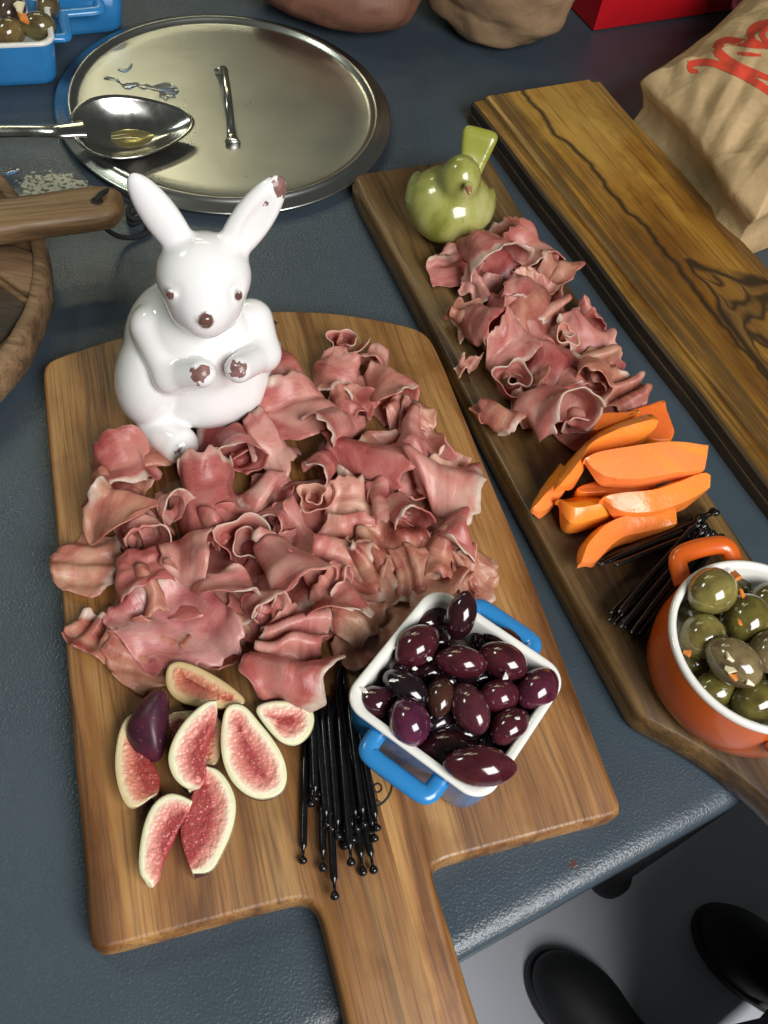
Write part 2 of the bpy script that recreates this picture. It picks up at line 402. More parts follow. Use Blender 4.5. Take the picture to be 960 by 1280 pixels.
# olives
def olive_mat(name, gloss=.13):
    t = NT(name); v = t.obj(); r = t.rnd()
    off = t.n('VectorMath', operation='ADD'); t.set(off.inputs[0], v); t.set(off.inputs[1], t.n('CombineXYZ', {'X': t.math('MULTIPLY', r, 5), 'Y': r}).outputs[0]); v = off.outputs[0]
    n = t.noise(v, 90, 3); f = t.noise(v, 700, 2); st = t.noise(t.map(v, (60, 420, 420)), 1.0, 3)
    c = t.mix(t.mr(n, .32, .7), t.mix(1.0, t.ocol(), (.42, .36, .45), 'MULTIPLY'), t.ocol())
    c = t.mix(t.mr(st, .55, .75, 0, .3), c, t.mix(1.0, t.ocol(), (1.5, 1.35, 1.3), 'MULTIPLY'))
    c = t.mix(t.mr(f, .68, .75, 0, .35), c, t.mix(1.0, t.ocol(), (.3, .3, .3), 'MULTIPLY'))
    t.p(Base_Color=c, Roughness=gloss, Specular_IOR_Level=.55, Subsurface_Weight=.08, Subsurface_Scale=.003, Coat_Weight=.5, Coat_Roughness=.05)
    t.bump(t.math('ADD', n, t.math('MULTIPLY', f, .2)), .10, .001); return t.m
M['olive'] = olive_mat('olive_skin')
M['garlic'] = simple('garlic_flesh', (.70, .62, .40), .4, .12, 200)
M['chilli'] = simple('chilli_flesh', (.65, .20, .03), .35, .2, 200)
# figs: flesh by distance from the skin (mm)
t = NT('fig_flesh'); v = t.obj(); d = t.attr('rim')
n = t.noise(v, 330, 4, .65); nb = t.noise(v, 120, 3)
dd = t.math('ADD', d, t.math('MULTIPLY', t.math('SUBTRACT', nb, .5), 3.2))
dd = t.math('ADD', dd, t.math('MULTIPLY', t.math('SUBTRACT', n, .5), 2.6))
c = t.ramp(t.math('DIVIDE', dd, 14), [(.05, (.72, .68, .42)), (.22, (.84, .80, .60)), (.32, (.82, .58, .46)), (.46, (.74, .36, .28)), (.68, (.62, .21, .175)), (.95, (.36, .055, .055))])
seed = t.n('TexVoronoi', {'Vector': v, 'Scale': 480.0}).outputs['Distance']
c = t.mix(t.math('MULTIPLY', t.mr(seed, .08, .20, .5, 0), t.mr(d, 4, 6)), c, (.82, .50, .30))
c = t.mix(1.0, c, t.ocol(), 'MULTIPLY')
t.p(Base_Color=c, Roughness=.26, Subsurface_Weight=.25, Subsurface_Radius=Vector((1, .4, .3)), Subsurface_Scale=.003)
t.bump(t.math('MULTIPLY', t.math('SUBTRACT', n, t.math('MULTIPLY', seed, .8)), t.mr(d, 3, 5, .08, 1)), .5, .0018); M['fig'] = t.m
t = NT('fig_skin'); v = t.obj(); n = t.noise(v, 80, 4)
t.p(Base_Color=t.mix(t.mr(t.noise(v, 500, 2), .66, .74, 0, .5), t.ramp(n, [(.3, (.028, .008, .020)), (.7, (.085, .014, .030))]), (.25, .12, .12)), Roughness=.42); t.bump(n, .15, .002); M['figskin'] = t.m
# papaya
t = NT('papaya_flesh'); v = t.obj(); a = t.attr('side'); n = t.noise(v, 40, 3); f = t.noise(v, 600, 3)
c = t.mix(t.math('MAXIMUM', t.math('MULTIPLY', a, .85), t.mr(t.noise(t.map(v, (14, 60, 30)), 1.0, 4, .6, .6), .45, .7, 0, .6)), (.93, .225, .050), (.90, .31, .012))
c = t.mix(t.mr(f, .3, .7, 0, .10), c, (.96, .44, .16)); c = t.mix(1.0, c, t.ocol(), 'MULTIPLY')
t.p(Base_Color=c, Roughness=t.mr(n, .35, .65, .18, .36), Subsurface_Weight=.3, Subsurface_Radius=Vector((1, .35, .12)), Subsurface_Scale=.005); t.bump(t.math('ADD', t.math('MULTIPLY', f, .25), t.math('MULTIPLY', n, 3)), .25, .002); M['papaya'] = t.m
# rabbit
t = NT('white_glaze'); v = t.obj(); n = t.noise(v, 12, 2)
worn = t.attr('worn'); wn = t.noise(v, 170, 3, .6)
mask = t.mr(t.math('ADD', worn, t.math('MULTIPLY', t.math('SUBTRACT', wn, .5), 1.5)), .62, .68)
speck = t.mr(t.noise(v, 130, 2), .77, .79)
base = t.mix(t.math('MULTIPLY', speck, .6), t.ramp(n, [(.3, (.78, .77, .76)), (.7, (.84, .83, .82))]), (.35, .25, .22))
base = t.mix(t.attr('eye'), t.mix(mask, base, t.ramp(t.noise(v, 260, 3), [(.35, (.17, .075, .065)), (.7, (.27, .14, .125))])), (.13, .065, .052))
t.p(Base_Color=base, Roughness=t.mr(mask, 0, 1, .12, .6), Coat_Weight=.5, Coat_Roughness=.04); t.bump(t.math('ADD', t.math('MULTIPLY', mask, -.5), t.math('MULTIPLY', t.noise(v, 45, 2), .35)), .12, .0015); M['rabbit'] = t.m
t = NT('green_glaze'); v = t.obj(); sx = t.n('SeparateXYZ', {'Vector': v}); tn = t.attr('tail')
st = t.noise(t.map(v, (110, 110, 26)), 1.0, 3)
base = t.ramp(t.noise(t.map(v, (45, 45, 14)), 1.0, 4), [(.28, (.17, .18, .025)), (.5, (.34, .345, .09)), (.72, (.47, .46, .20))])
base = t.mix(t.math('MULTIPLY', tn, .8), base, (.27, .28, .025))
base = t.mix(t.math('MULTIPLY', t.mr(st, .60, .68, 0, .65), t.attr('worn')), base, (.12, .075, .02))
base = t.mix(t.attr('beak'), base, (.34, .14, .09))
t.p(Base_Color=base, Roughness=.2, Coat_Weight=.5, Coat_Roughness=.06); t.bump(t.noise(v, 60, 3), .12, .0015); M['bird'] = t.m
# paper
def paper(name, col):
    t = NT(name); v = t.obj(); n = t.noise(v, 25, 5, .6); cr = t.n('TexVoronoi', {'Vector': v, 'Scale': 26.0, 'Randomness': 1.0}, feature='DISTANCE_TO_EDGE').outputs['Distance']
    fl = t.noise(t.map(v, (900, 120, 300)), 1.0, 2)
    c = t.ramp(n, [(.28, tuple(x * .62 for x in col)), (.6, col)])
    c = t.mix(t.mr(fl, .4, .7, 0, .18), c, tuple(x * .7 for x in col))
    t.p(Base_Color=c, Roughness=.62); rg_ = t.math('ABSOLUTE', t.math('SUBTRACT', t.noise(t.map(v, (22, 40, 30)), 1.0, 3, .5, .5), .5)); t.bump(t.math('ADD', t.math('MULTIPLY', rg_, -3.0), t.math('MULTIPLY', n, .3)), .25, .004); return t.m
M['paper'] = paper('kraft_paper', (.50, .345, .175)); M['paper2'] = paper('dark_kraft_paper', (.30, .19, .105)); M['wrap'] = paper('brown_wrap', (.20, .085, .05))
M['redprint'] = simple('red_print', (.56, .045, .018), .6, .15, 120)
M['redbox'] = simple('red_card', (.45, .006, .012), .38, .08, 20)
t = NT('mauve_film'); v = t.obj(); t.p(Base_Color=t.ramp(t.noise(v, 70, 4), [(.35, (.10, .03, .045)), (.7, (.32, .16, .18))]), Roughness=.22); t.bump(t.noise(v, 60, 4), .5, .004); M['film'] = t.m
M['burn_and_hole'] = simple('burnt_mark', (.022, .014, .009), .7)  # scorched wood, also the painted shade of the cord hole

# ------------------------------------------------------------------ setting: floor, table
FZ = -0.86
v, f = boxmesh((-6, -6, FZ - .05), (6, 6, FZ), .001)
tag(obj('floor', v, f, M['floor'], smooth=False), kind='structure')
E1, E2 = P(430, 1276), P(932, 992)
ed = (E2 - E1); ed[2] = 0; ed /= np.linalg.norm(ed); en = np.array([-ed[1], ed[0], 0])   # en points away over the table
tab = empty('work_table', (0, 0, FZ), 'grey blue hammered metal work table under all the boards', 'table')
T0 = E1 - ed * .9 - en * 0.0
outl = np.array([[0, 0], [2.3, 0], [2.3, 1.5], [0, 1.5]]); outl = np.array([T0[:2] + a * ed[:2] + b * en[:2] for a, b in outl])
rings = [(.014, -.045), (.001, -.042), (-.002, -.034)] + [(.012 - .014 * math.cos(q) , -.013 + .013 * math.sin(q)) for q in np.linspace(0, math.pi / 2, 8)] + [(.05, 0.0)]
v, f = slab_mesh(ccw(outl), rings)
top = obj('table_top', v, f, M['table']); top.parent = tab; top.matrix_parent_inverse = Matrix.Translation((0, 0, -FZ))
LF = P(757, 1098, FZ)
for a, b in ((None, None), (2.1, 1.35), (.2, 1.35), (.2, .1)):
    c = LF if a is None else np.r_[T0[:2] + a * ed[:2] + b * en[:2], FZ]
    pr = [(0, .0), (.026, .0), (.030, .006), (.030, .03), (.024, .04), (.019, .045), (.019, -FZ - .046), (0, -FZ - .046)]
    v, f = lathe(pr, 20); o = obj('leg', v + np.array([c[0], c[1], 0]), f, M['sole'], tab)

# ------------------------------------------------------------------ boards
ZB = 0.019
def outline_px(px, z, n_s=2, closed=True):
    q = np.array([P(u, v_, z)[:2] for u, v_ in px]); return q
def to_local(q, B, ang):
    c, s = math.cos(ang), math.sin(ang); d = q - B[:2]
    return np.stack([d[:, 0] * c + d[:, 1] * s, -d[:, 0] * s + d[:, 1] * c], 1)
TH1, TH2, TH3 = 2.00825522, 2.10497482, 2.16156638
def round_outline(q, n=260): return ccw(resample(smooth_poly(q, 2), n, True))

b1 = [(52, 470), (54, 455), (66, 446), (110, 431), (170, 413), (240, 398), (300, 389), (350, 386), (410, 388), (460, 395), (505, 404), (532, 413), (547, 434), (591, 541), (624, 620), (657, 697), (700, 806), (740, 910), (775, 998), (780, 1013), (768, 1022), (735, 1029), (653, 1051), (600, 1065), (553, 1078), (541, 1086), (543, 1098), (556, 1138), (572, 1187), (586, 1234), (601, 1280), (640, 1400), (650, 1440), (630, 1462), (500, 1490), (476, 1470), (465, 1430), (428, 1258), (418, 1215), (404, 1158), (397, 1137), (385, 1125), (360, 1128), (300, 1144), (200, 1171), (140, 1187), (122, 1190), (111, 1180), (108, 1150), (105, 1083), (91, 942), (74, 717), (62, 590)]
B1 = P(420, 760, 0)
q = to_local(outline_px(b1, ZB), B1, TH1)
OUT1 = round_outline(q, 300)
T = .0185
rg = [(.002, 0), (.0008, .002), (0, .005), (0, .0125), (.0004, .0152), (.0012, .0174), (.0022, .0185), (.0036, ZB)]
v, f = slab_mesh(OUT1, rg)
bd = empty('paddle_board', (B1[0], B1[1], 0), 'large golden wooden paddle board carrying rabbit, ham, figs and blue dish', 'serving board'); bd.rotation_euler = (0, 0, TH1)
seams = sorted([to_local(outline_px([p_], ZB), B1, TH1)[0, 1] for p_ in ((283, 1090), (487, 1052), (540, 1100), (668, 1030))])
bm0 = bmesh.new(); vs = [bm0.verts.new(tuple(x)) for x in v]
for q_ in f: bm0.faces.new([vs[i] for i in q_])
bmesh.ops.triangulate(bm0, faces=[fc for fc in bm0.faces if len(fc.verts) > 4])
lim = [-1] + seams + [1]
for a, b in zip(lim[:-1], lim[1:]):
    bm = bm0.copy()
    for co, no in (((0, a, 0), (0, -1, 0)), ((0, b, 0), (0, 1, 0))):
        bmesh.ops.bisect_plane(bm, geom=bm.verts[:] + bm.edges[:] + bm.faces[:], plane_co=co, plane_no=no, clear_outer=True)
    me = bpy.data.meshes.new('stave'); bm.to_mesh(me); bm.free(); me.materials.append(M['board'])
    me.polygons.foreach_set('use_smooth', [True] * len(me.polygons))
    o = bpy.data.objects.new('stave', me); COL.objects.link(o); o.parent = bd
# burnt round mark near the handle
parts = []
mk = lambda px, r=.0008: tube([np.r_[to_local(outline_px([p_], ZB), B1, TH1)[0], ZB + .0001] for p_ in px], r, 6, .25)
cc = np.array([452, 980]); ang = np.radians(np.arange(-50, 75, 8))
parts.append(mk([(cc[0] + 38 * math.cos(a_), cc[1] + 33 * math.sin(a_)) for a_ in ang], .0007))
parts.append(mk([(472 + 5 * math.cos(a_), 985 + 5.5 * math.sin(a_)) for a_ in np.linspace(0, 2 * math.pi, 16)], .0006))
parts.append(mk([(460, 968), (464, 978)], .0006)); parts.append(mk([(467, 999), (476, 1003)], .0006)); parts.append(mk([(474, 968), (480, 972)], .0009))
o = obj('burnt_mark', *merge(parts), M['burn_and_hole'], bd)
pr = [np.r_[to_local(outline_px([p_], ZB), B1, TH1)[0], ZB + .0001] for p_ in ((337, 404), (341, 402), (346, 405))]
obj('burnt_mark', *merge([tube(pr, .0018, 6, .1), tube([pr[1] + [.002, 0, 0], pr[1] - [.003, 0, 0]], .0009, 6, .2)]), M['burn_and_hole'], bd)

b2 = [(440, 224), (446, 215), (500, 208), (560, 199), (606, 191), (614, 197), (645, 252), (701, 338), (765, 432), (809, 498), (885, 612), (941, 694), (975, 745), (1030, 850), (1075, 960), (1100, 1010), (1060, 1090), (1010, 1062), (968, 1010), (930, 978), (890, 947), (850, 923), (815, 905), (798, 895), (788, 878), (708, 734), (625, 581), (546, 424), (490, 317)]
B2 = P(680, 500, 0); q = to_local(outline_px(b2, ZB + .002), B2, TH2)
v, f = slab_mesh(round_outline(q, 260), [(.002, 0), (0, .003), (-.0005, .012), (.001, .014), (.0005, .017), (.0018, .0199), (.0034, .021)])
o = obj('plank_board', v, f, M['plank']); place(o, Matrix.Translation((B2[0], B2[1], 0)) @ Matrix.Rotation(TH2, 4, 'Z'))
tag(o, 'narrow dark wooden plank board holding green bird, ham, papaya and orange pot', 'serving board'); ZP = .021

# spalted board: stepped cross-section along local x
ZC = .027
e1 = np.array([math.cos(TH3), math.sin(TH3)]); e2 = np.array([-e1[1], e1[0]])
qL = np.mean([P(*p_, .006)[:2] @ e2 for p_ in ((669, 240), (791, 437), (920, 581))]); qR = np.mean([P(*p_, ZC)[:2] @ e2 for p_ in ((746, 96), (960, 318))])
sT = np.mean([P(*p_, ZC)[:2] @ e1 for p_ in ((606, 116), (746, 96))])
hw = (qL - qR) / 2; LEN = .62
cs = [(-hw, .002), (-hw, .010), (-hw + .002, .011), (-hw + .0005, .0125), (-hw, .020), (-hw + .002, .0225), (-hw + .011, .0235), (-hw + .0125, .0225), (-hw + .014, .0255), (-hw + .017, ZC)]
sec = cs + [(-a, b) for a, b in cs[::-1]]
rows = []
for x, k in ((LEN / 2 * -1, .98), (-LEN / 2 + .004, 1)) + tuple((xx, 1) for xx in np.linspace(-.28, .28, 15)) + ((LEN / 2 - .004, 1), (LEN / 2, .98)):
    rows.append(np.array([[x, y * k + .0008 * math.sin(x * 37 + y * 20), .0 if z_ < .003 else z_ * (1 if k == 1 else .9)] for y, z_ in sec]))
f = loftgrid(rows); n = len(sec); f.append(tuple(range(n))); f.append(tuple(range(len(rows) * n - n, len(rows) * n))[::-1])
o = fix_normals(obj('spalted_board', np.concatenate(rows), f, None, smooth=False, mats=[M['spalted'], M['barkedge']], fmat=[0] * len(f)))
for p_ in o.data.polygons:
    c_ = p_.center
    if abs(c_.y) > hw - .0022 or c_.x > LEN / 2 - .001: p_.material_index = 1
cen = e1 * (sT - LEN / 2) + e2 * (qL + qR) / 2
place(o, Matrix.Translation((cen[0], cen[1], 0)) @ Matrix.Rotation(TH3, 4, 'Z'))
tag(o, 'thick bare board of yellow spalted wood with black grain lines', 'wooden board')

# round board at the left with a handle lying over it
ZR = .034
pa, pb, pc = (P(*p_, ZR)[:2] for p_ in ((26, 238), (61, 330), (2, 462)))
A_ = 2 * np.array([pb - pa, pc - pa]); rhs = np.array([pb @ pb - pa @ pa, pc @ pc - pa @ pa]); CR = np.linalg.solve(A_, rhs); RR = np.linalg.norm(CR - pa)
rb = empty('round_board', (CR[0], CR[1], 0), 'old round wooden board with dark sunken middle at the left edge', 'round board')
v, f = lathe([(.0, .002), (RR - .006, .002), (RR - .001, .008), (RR, .018), (RR - .001, ZR - .007), (RR - .003, ZR - .002), (RR - .005, ZR - .0005), (RR - .007, ZR), (RR - .011, ZR), (RR - .0115, ZR - .0006), (RR - .012, .026), (0, .026)], 72)
v = v + .0012 * vnoise(v * 60, 3)[:, None] * np.array([1, 1, .5]); obj('rim', v, f, M['old'], rb)
loc = lambda u, v_, z: (lambda p_: np.array([p_[0] - CR[0], p_[1] - CR[1]]))(P(u, v_, z))
def wedge(name, px, zlo, zhi, m):
    q_ = ccw(resample(np.array([loc(u, v_, zhi) for u, v_ in px]), 60, True))
    vv, ff = slab_mesh(q_, [(0, zlo), (0, zhi - .0025), (.0008, zhi - .0008), (.003, zhi)]); return obj(name, vv, ff, m, rb)
wedge('panel', [(-60, 300), (-60, 345), (-4, 340), (42, 374), (46, 340), (52, 318), (20, 306)], .0255, ZR - .002, M['old'])
wedge('panel', [(-60, 350), (-60, 440), (-6, 432), (22, 404), (38, 380), (-4, 347)], .024, .0285, M['oldark'])
wedge('batten', [(-6, 340), (42, 376), (39, 383), (-10, 349)], .0265, ZR - .003, M['handlewood'])
ZH = .062
hd = empty('wooden_handle_board', tuple(P(60, 270, ZH - .01)), 'brown wooden board handle with black cord loop lying over round board', 'board handle')
H0 = np.array(P(60, 270, ZH - .01))
cl = np.array([P(u, v_, ZH - .010) for u, v_ in ((-140, 290), (-40, 281), (0, 277), (40, 272), (80, 266), (115, 261), (138, 259), (150, 260), (155.5, 261))]) - H0
wd = np.array([.034, .0255, .0235, .0225, .0235, .0245, .0225, .016, .004])
rows = []; T_ = np.gradient(cl, axis=0); T_ /= np.linalg.norm(T_, axis=1, keepdims=True)
for c, w_, tt in zip(cl, wd, T_):
    s_ = np.cross([0, 0, 1], tt); a = np.arange(24) * 2 * math.pi / 24
    sq = lambda x: np.sign(x) * np.abs(x) ** .6
    rows.append(c + np.outer(sq(np.cos(a)) * w_ * .8, s_) + np.outer(sq(np.sin(a)) * min(.0105, w_ * .6), [0, 0, 1]))
vv = np.concatenate(rows); ff = loftgrid(rows) + [tuple(range(24))[::-1], tuple(range(len(vv) - 24, len(vv)))]
# turn so that the grain (local x) runs along the handle
ah = math.atan2(*(cl[-1] - cl[1])[[1, 0]]); hd.rotation_euler = (0, 0, ah); rot = np.array(Matrix.Rotation(-ah, 3, 'Z'))
o = fix_normals(obj('handle', vv @ rot.T, ff, M['handlewood'], hd)); md = o.modifiers.new('s', 'SUBSURF'); md.levels = md.render_levels = 1
hole = P(121, 251, ZH + .0006) - H0
a = np.arange(24) * 2 * math.pi / 24; hv = [hole + np.array([.0048 * math.cos(x), .0042 * math.sin(x), 0]) for x in a]
vv, ff = slab_mesh(ccw(np.array(hv)[:, :2]), [(0, hole[2] - .006), (0, hole[2]), (.0005, hole[2] + .0002)])
obj('cord_hole_shade', vv @ rot.T, ff, M['burn_and_hole'], hd)  # solid dark disc, its colour stands for the shade inside the hole
cp = [P(118, 254, ZH - .002), P(121, 249, ZH + .002), P(128, 241, ZH + .004), P(140, 236, .055), P(155, 241, .035), P(168, 250, .012), P(177, 262, .004), P(188, 280, .003), P(186, 291, .003), P(170, 297, .003), P(152, 297, .006), P(138, 291, .02), P(130, 283, .036)]
cp = smooth_poly(np.array(cp) - H0, 2, False); vv, ff = tube(cp, .0021, 8)
obj('cord', vv @ rot.T, ff, M['cord'], hd)
kn = P(170, 268, .008) - H0; a = np.linspace(0, 2 * math.pi * 2, 40)
vv, ff = tube(np.stack([kn[0] + .006 * np.cos(a), kn[1] + .009 * np.sin(a), kn[2] + .004 * np.sin(a * .5)], 1), .0022, 8); obj('cord_knot', vv @ rot.T, ff, M['cord'], hd)

# ------------------------------------------------------------------ steel lid, spoon
LC = np.array([-.41185 * .54, 1.44348 * .54]); 
lid = empty('steel_lid', (LC[0], LC[1], 0), 'round stainless steel pan lid lying handle up behind rabbit', 'pan lid')
v, f = lathe([(0, .0085), (.06, .0088), (.120, .0090), (.1335, .0092), (.1365, .0100), (.1385, .0125), (.1405, .0140), (.1425, .0138), (.1440, .0120), (.1462, .0105), (.1535, .0085), (.1552, .0078), (.1552, .0070), (.1440, .0088), (.141, .0125), (.138, .006), (.1365, .0), (.130, 0), (0, .002)], 128)
obj('disc', v, f, M['steel'], lid); o = lid.children[0]
hp0, hp1 = P(291, 180, .0095), P(277, 92, .0095)
hdv = hp1 - hp0; hp = [hp0 + hdv * s_ + np.array([0, 0, z_]) for s_, z_ in ((0, .0015), (.05, .002), (.12, .0045), (.19, .012), (.28, .019), (.42, .023), (.6, .024), (.76, .022), (.86, .016), (.92, .008), (.96, .003), (1.02, .0015))]
hp = smooth_poly(np.array(hp) - np.r_[LC, 0], 2, False)
k = len(hp); rad = np.interp(np.linspace(0, 1, k), [0, .04, .14, .25, .8, .9, 1], [.0070, .0074, .0046, .0035, .0035, .0046, .0070])
vv, ff = tube(hp, rad, 12, .55, up=(0, .3, 1)); obj('handle', vv, ff, M['polish'], lid)
for name, px, m, z0, lab in (('liquid_smear', [(128, 99), (134, 95), (142, 97), (149, 99), (153, 106), (158, 103), (166, 104), (172, 102), (177, 107), (184, 104), (190, 108), (198, 105), (206, 103), (214, 104), (222, 109), (225, 115), (218, 118), (221, 123), (212, 121), (207, 127), (203, 121), (198, 122), (200, 114), (192, 113), (186, 110), (178, 112), (172, 107), (165, 110), (160, 112), (154, 110), (150, 104), (143, 101), (136, 100)], 'water', .0092, 'clear wavy smear of liquid on the steel lid beyond spoon'),
                         ('liquid_smear', [(146, 87), (150, 85), (155, 88), (160, 85), (163, 80), (166, 79), (165, 84), (162, 88), (156, 91), (150, 89)], 'water', .0092, 'small clear drop of liquid at lid edge by blue dishes'),
                         ('water_drop', [(2, 215), (14, 210), (26, 209), (27, 214), (14, 218), (5, 219)], 'water', .0003, 'clear water drop on the table left of lid')):
    q_ = ccw(resample(smooth_poly(np.array([P(u, v_, z0)[:2] for u, v_ in px]), 1), 110, True))
    vv, ff = slab_mesh(q_, [(0, z0), (.0002, z0 + .0004), (.0005, z0 + .0006), (.0008, z0 + .00065)])
    tag(obj(name, vv, ff, M[m]), lab, 'spill')

SB = np.array(P(166, 160, .026)); tip = np.array(P(243, 150, .024)); nk = np.array(P(88, 163, .030)); end = np.array(P(-150, 165, .020))
sx = tip - nk; SL = np.linalg.norm(sx); sx /= SL; sy = np.cross([0, 0, 1], sx); sy /= np.linalg.norm(sy); sz = np.cross(sx, sy)
rr = math.radians(14); sy, sz = sy * math.cos(rr) + sz * math.sin(rr), sz * math.cos(rr) - sy * math.sin(rr)
sp = empty('serving_spoon', tuple(SB), 'large steel serving spoon with oil in its bowl resting on lid', 'spoon')
mid = (tip + nk) / 2
rows = []
HWS = .0335
for j in range(15):
    rr_ = j / 14.0; a = np.arange(72) * 2 * math.pi / 72
    x = np.cos(a) * SL / 2 * rr_; yv = np.sin(a) * HWS * rr_ * (1 - .30 * np.cos(a))
    z_ = -.017 * (1 - rr_ ** 2.2) + 0 * a
    rows.append(mid + np.outer(x, sx) + np.outer(yv, sy) + np.outer(z_, sz) - SB)
o = obj('bowl', np.concatenate(rows), loftgrid(rows), M['polish'], sp); md = o.modifiers.new('t', 'SOLIDIFY'); md.thickness = .0016; md.offset = -1
o['x'] = 1
hl = [nk + sx * .012, nk - sx * .002, nk - sx * .012, nk * .85 + end * .15, nk * .5 + end * .5, end]
hl = smooth_poly(np.array(hl) - SB, 2, False); k = len(hl)
vv, ff = tube(hl, np.interp(np.linspace(0, 1, k), [0, .3, .5, .8, 1], [.0095, .0078, .0065, .0068, .009]), 14, .42, up=sz); obj('handle', vv, ff, M['polish'], sp)
a = np.arange(40) * 2 * math.pi / 40; c = mid - sx * .006 - sy * .004 - sz * .0145
ring = [c + sx * (.024 * math.cos(x) * (1 + .12 * math.sin(3 * x))) + sy * (.013 * math.sin(x)) - SB for x in a]; ring = np.array(ring)
vv = np.concatenate([ring, ring * .9 + (c - SB) * .1 + sz * .001, np.array([c - SB + sz * .0011])]); ff = loftgrid([ring, ring]) + [(40 + i, 40 + (i + 1) % 40, 80) for i in range(40)]
o = obj('oil_pool', vv, ff, M['oil']); o.location = SB; tag(o, 'small pool of yellow oil in the bowl of the spoon', 'oil')

# ------------------------------------------------------------------ dishes
def sqr_loop(a, rc, n=12):
    pts = []
    for k, (cx, cy) in enumerate(((1, 1), (-1, 1), (-1, -1), (1, -1))):
        for q_ in np.linspace(0, math.pi / 2, n):
            an = q_ + k * math.pi / 2; pts.append(((a - rc) * cx + rc * math.cos(an), (a - rc) * cy + rc * math.sin(an)))
    return np.array(pts)
def square_dish(name, cx, cy, z0, yaw, a, h, label, group=None):
    d = empty(name, (cx, cy, z0), label, 'dish', group); d.rotation_euler = (0, 0, yaw)
    L = lambda a_, z_: np.c_[sqr_loop(a_, max(.010, .014 - (a - a_) * .3)), np.full(48, z_)]
    out = [L(a - .012, 0), L(a - .008, .0005), L(a - .005, .003), L(a - .0038, .008), L(a - .0022, h * .55), L(a - .0010, h - .007), L(a - .0008, h - .003)]
    v_, f_ = np.concatenate(out), loftgrid(out) + [tuple(range(48))[::-1]]; obj('body', v_, f_, M['blue'], d)
    inn = [L(a - .0008, h - .003), L(a - .0003, h - .0015), L(a - .0008, h - .0003), L(a - .002, h), L(a - .0048, h - .0002), L(a - .0058, h - .0018), L(a - .0068, h * .55), L(a - .0090, .012), L(a - .011, .007), L(a - .016, .005)]
    v_, f_ = np.concatenate(inn), loftgrid(inn) + [tuple(range(432, 480))]; obj('lining', v_, f_, M['cream'], d)
    for s in (1, -1):
        w_ = a * .44; x0 = a - .005; e_ = h - .010
        pts = [(x0, -w_, e_), (x0 + .007, -w_, e_ - .0005), (x0 + .0135, -w_ * .97, e_ - .001), (x0 + .0155, -w_ * .8, e_ - .001), (x0 + .0155, 0, e_ - .001), (x0 + .0155, w_ * .8, e_ - .001), (x0 + .0135, w_ * .97, e_ - .001), (x0 + .007, w_, e_ - .0005), (x0, w_, e_)]
        pts = smooth_poly(np.array(pts) * [s, s, 1], 2, False); v_, f_ = tube(pts, .0054, 14, .70); obj('handle', v_, f_, M['blue'], d)
    return d
DH = .044
zr = ZB + DH
cor = np.array([P(u, v_, zr)[:2] for u, v_ in ((432, 874), (601, 1003), (708, 848), (545, 729))])
DC = cor.mean(0); dA = np.mean([np.linalg.norm(cor[i] - cor[(i + 1) % 4]) for i in range(4)]) / 2 * 1.045
yw = math.atan2(*((cor[2] + cor[3]) / 2 - (cor[0] + cor[1]) / 2)[::-1])
DISH = square_dish('square_dish', DC[0], DC[1], ZB, yw, dA, DH, 'blue square dish of purple olives standing on the paddle board')
# the two blue dishes at the top left
c1 = P(70, 54, DH)[:2]; dx = (P(70, 54, DH) - P(0, 57, DH))[:2]; dx /= np.linalg.norm(dx); dy = np.array([-dx[1], dx[0]])
cA = c1 - dx * dA + dy * dA; yA = math.atan2(dx[1], dx[0])
square_dish('square_dish', cA[0], cA[1], 0, yA, dA, DH, 'blue square dish of green olives at the top left corner')
c2 = P(152, 40, 0)[:2]; yB = yA + .10; dxb = np.array([math.cos(yB), math.sin(yB)]); dyb = np.array([-dxb[1], dxb[0]]); cB = c2 - dxb * (dA - .007) + dyb * (dA - .007)
square_dish('square_dish', cB[0], cB[1], 0, yB + math.pi / 2, dA, DH, 'blue square dish standing between green olive dish and steel lid')

# orange pot
PH = .051; zo = ZP + PH
rim = np.array([P(800 + x / 4.27, 660 + y / 4.27, zo)[:2] for x, y in ((163, 480), (172, 400), (245, 252), (330, 205), (480, 168), (580, 167), (683, 190), (183, 620), (232, 745), (325, 890), (450, 1000), (600, 1065), (683, 1083))])
A_ = np.c_[2 * rim, np.ones(len(rim))]; s_ = np.linalg.lstsq(A_, (rim ** 2).sum(1), rcond=None)[0]; PC = s_[:2]; PR = math.sqrt(s_[2] + PC @ PC)
pot = empty('round_pot', (PC[0], PC[1], ZP), 'orange round pot of green olives at the handle end of plank', 'pot')
v, f = lathe([(0, 0), (PR - .012, 0), (PR - .006, .002), (PR - .001, .010), (PR + .001, .024), (PR + .0005, PH - .012), (PR - .0005, PH - .004)], 72); obj('body', v, f, M['orange'], pot)
v, f = lathe([(PR - .0005, PH - .004), (PR, PH - .002), (PR - .001, PH - .0003), (PR - .0028, PH), (PR - .0045, PH - .001), (PR - .0055, PH - .004), (PR - .006, .02), (PR - .010, .008), (PR - .016, .005), (0, .005)], 72); obj('lining', v, f, M['cream'], pot)
hdir = P(886, 686, zo)[:2] - PC; ha = math.atan2(hdir[1], hdir[0])
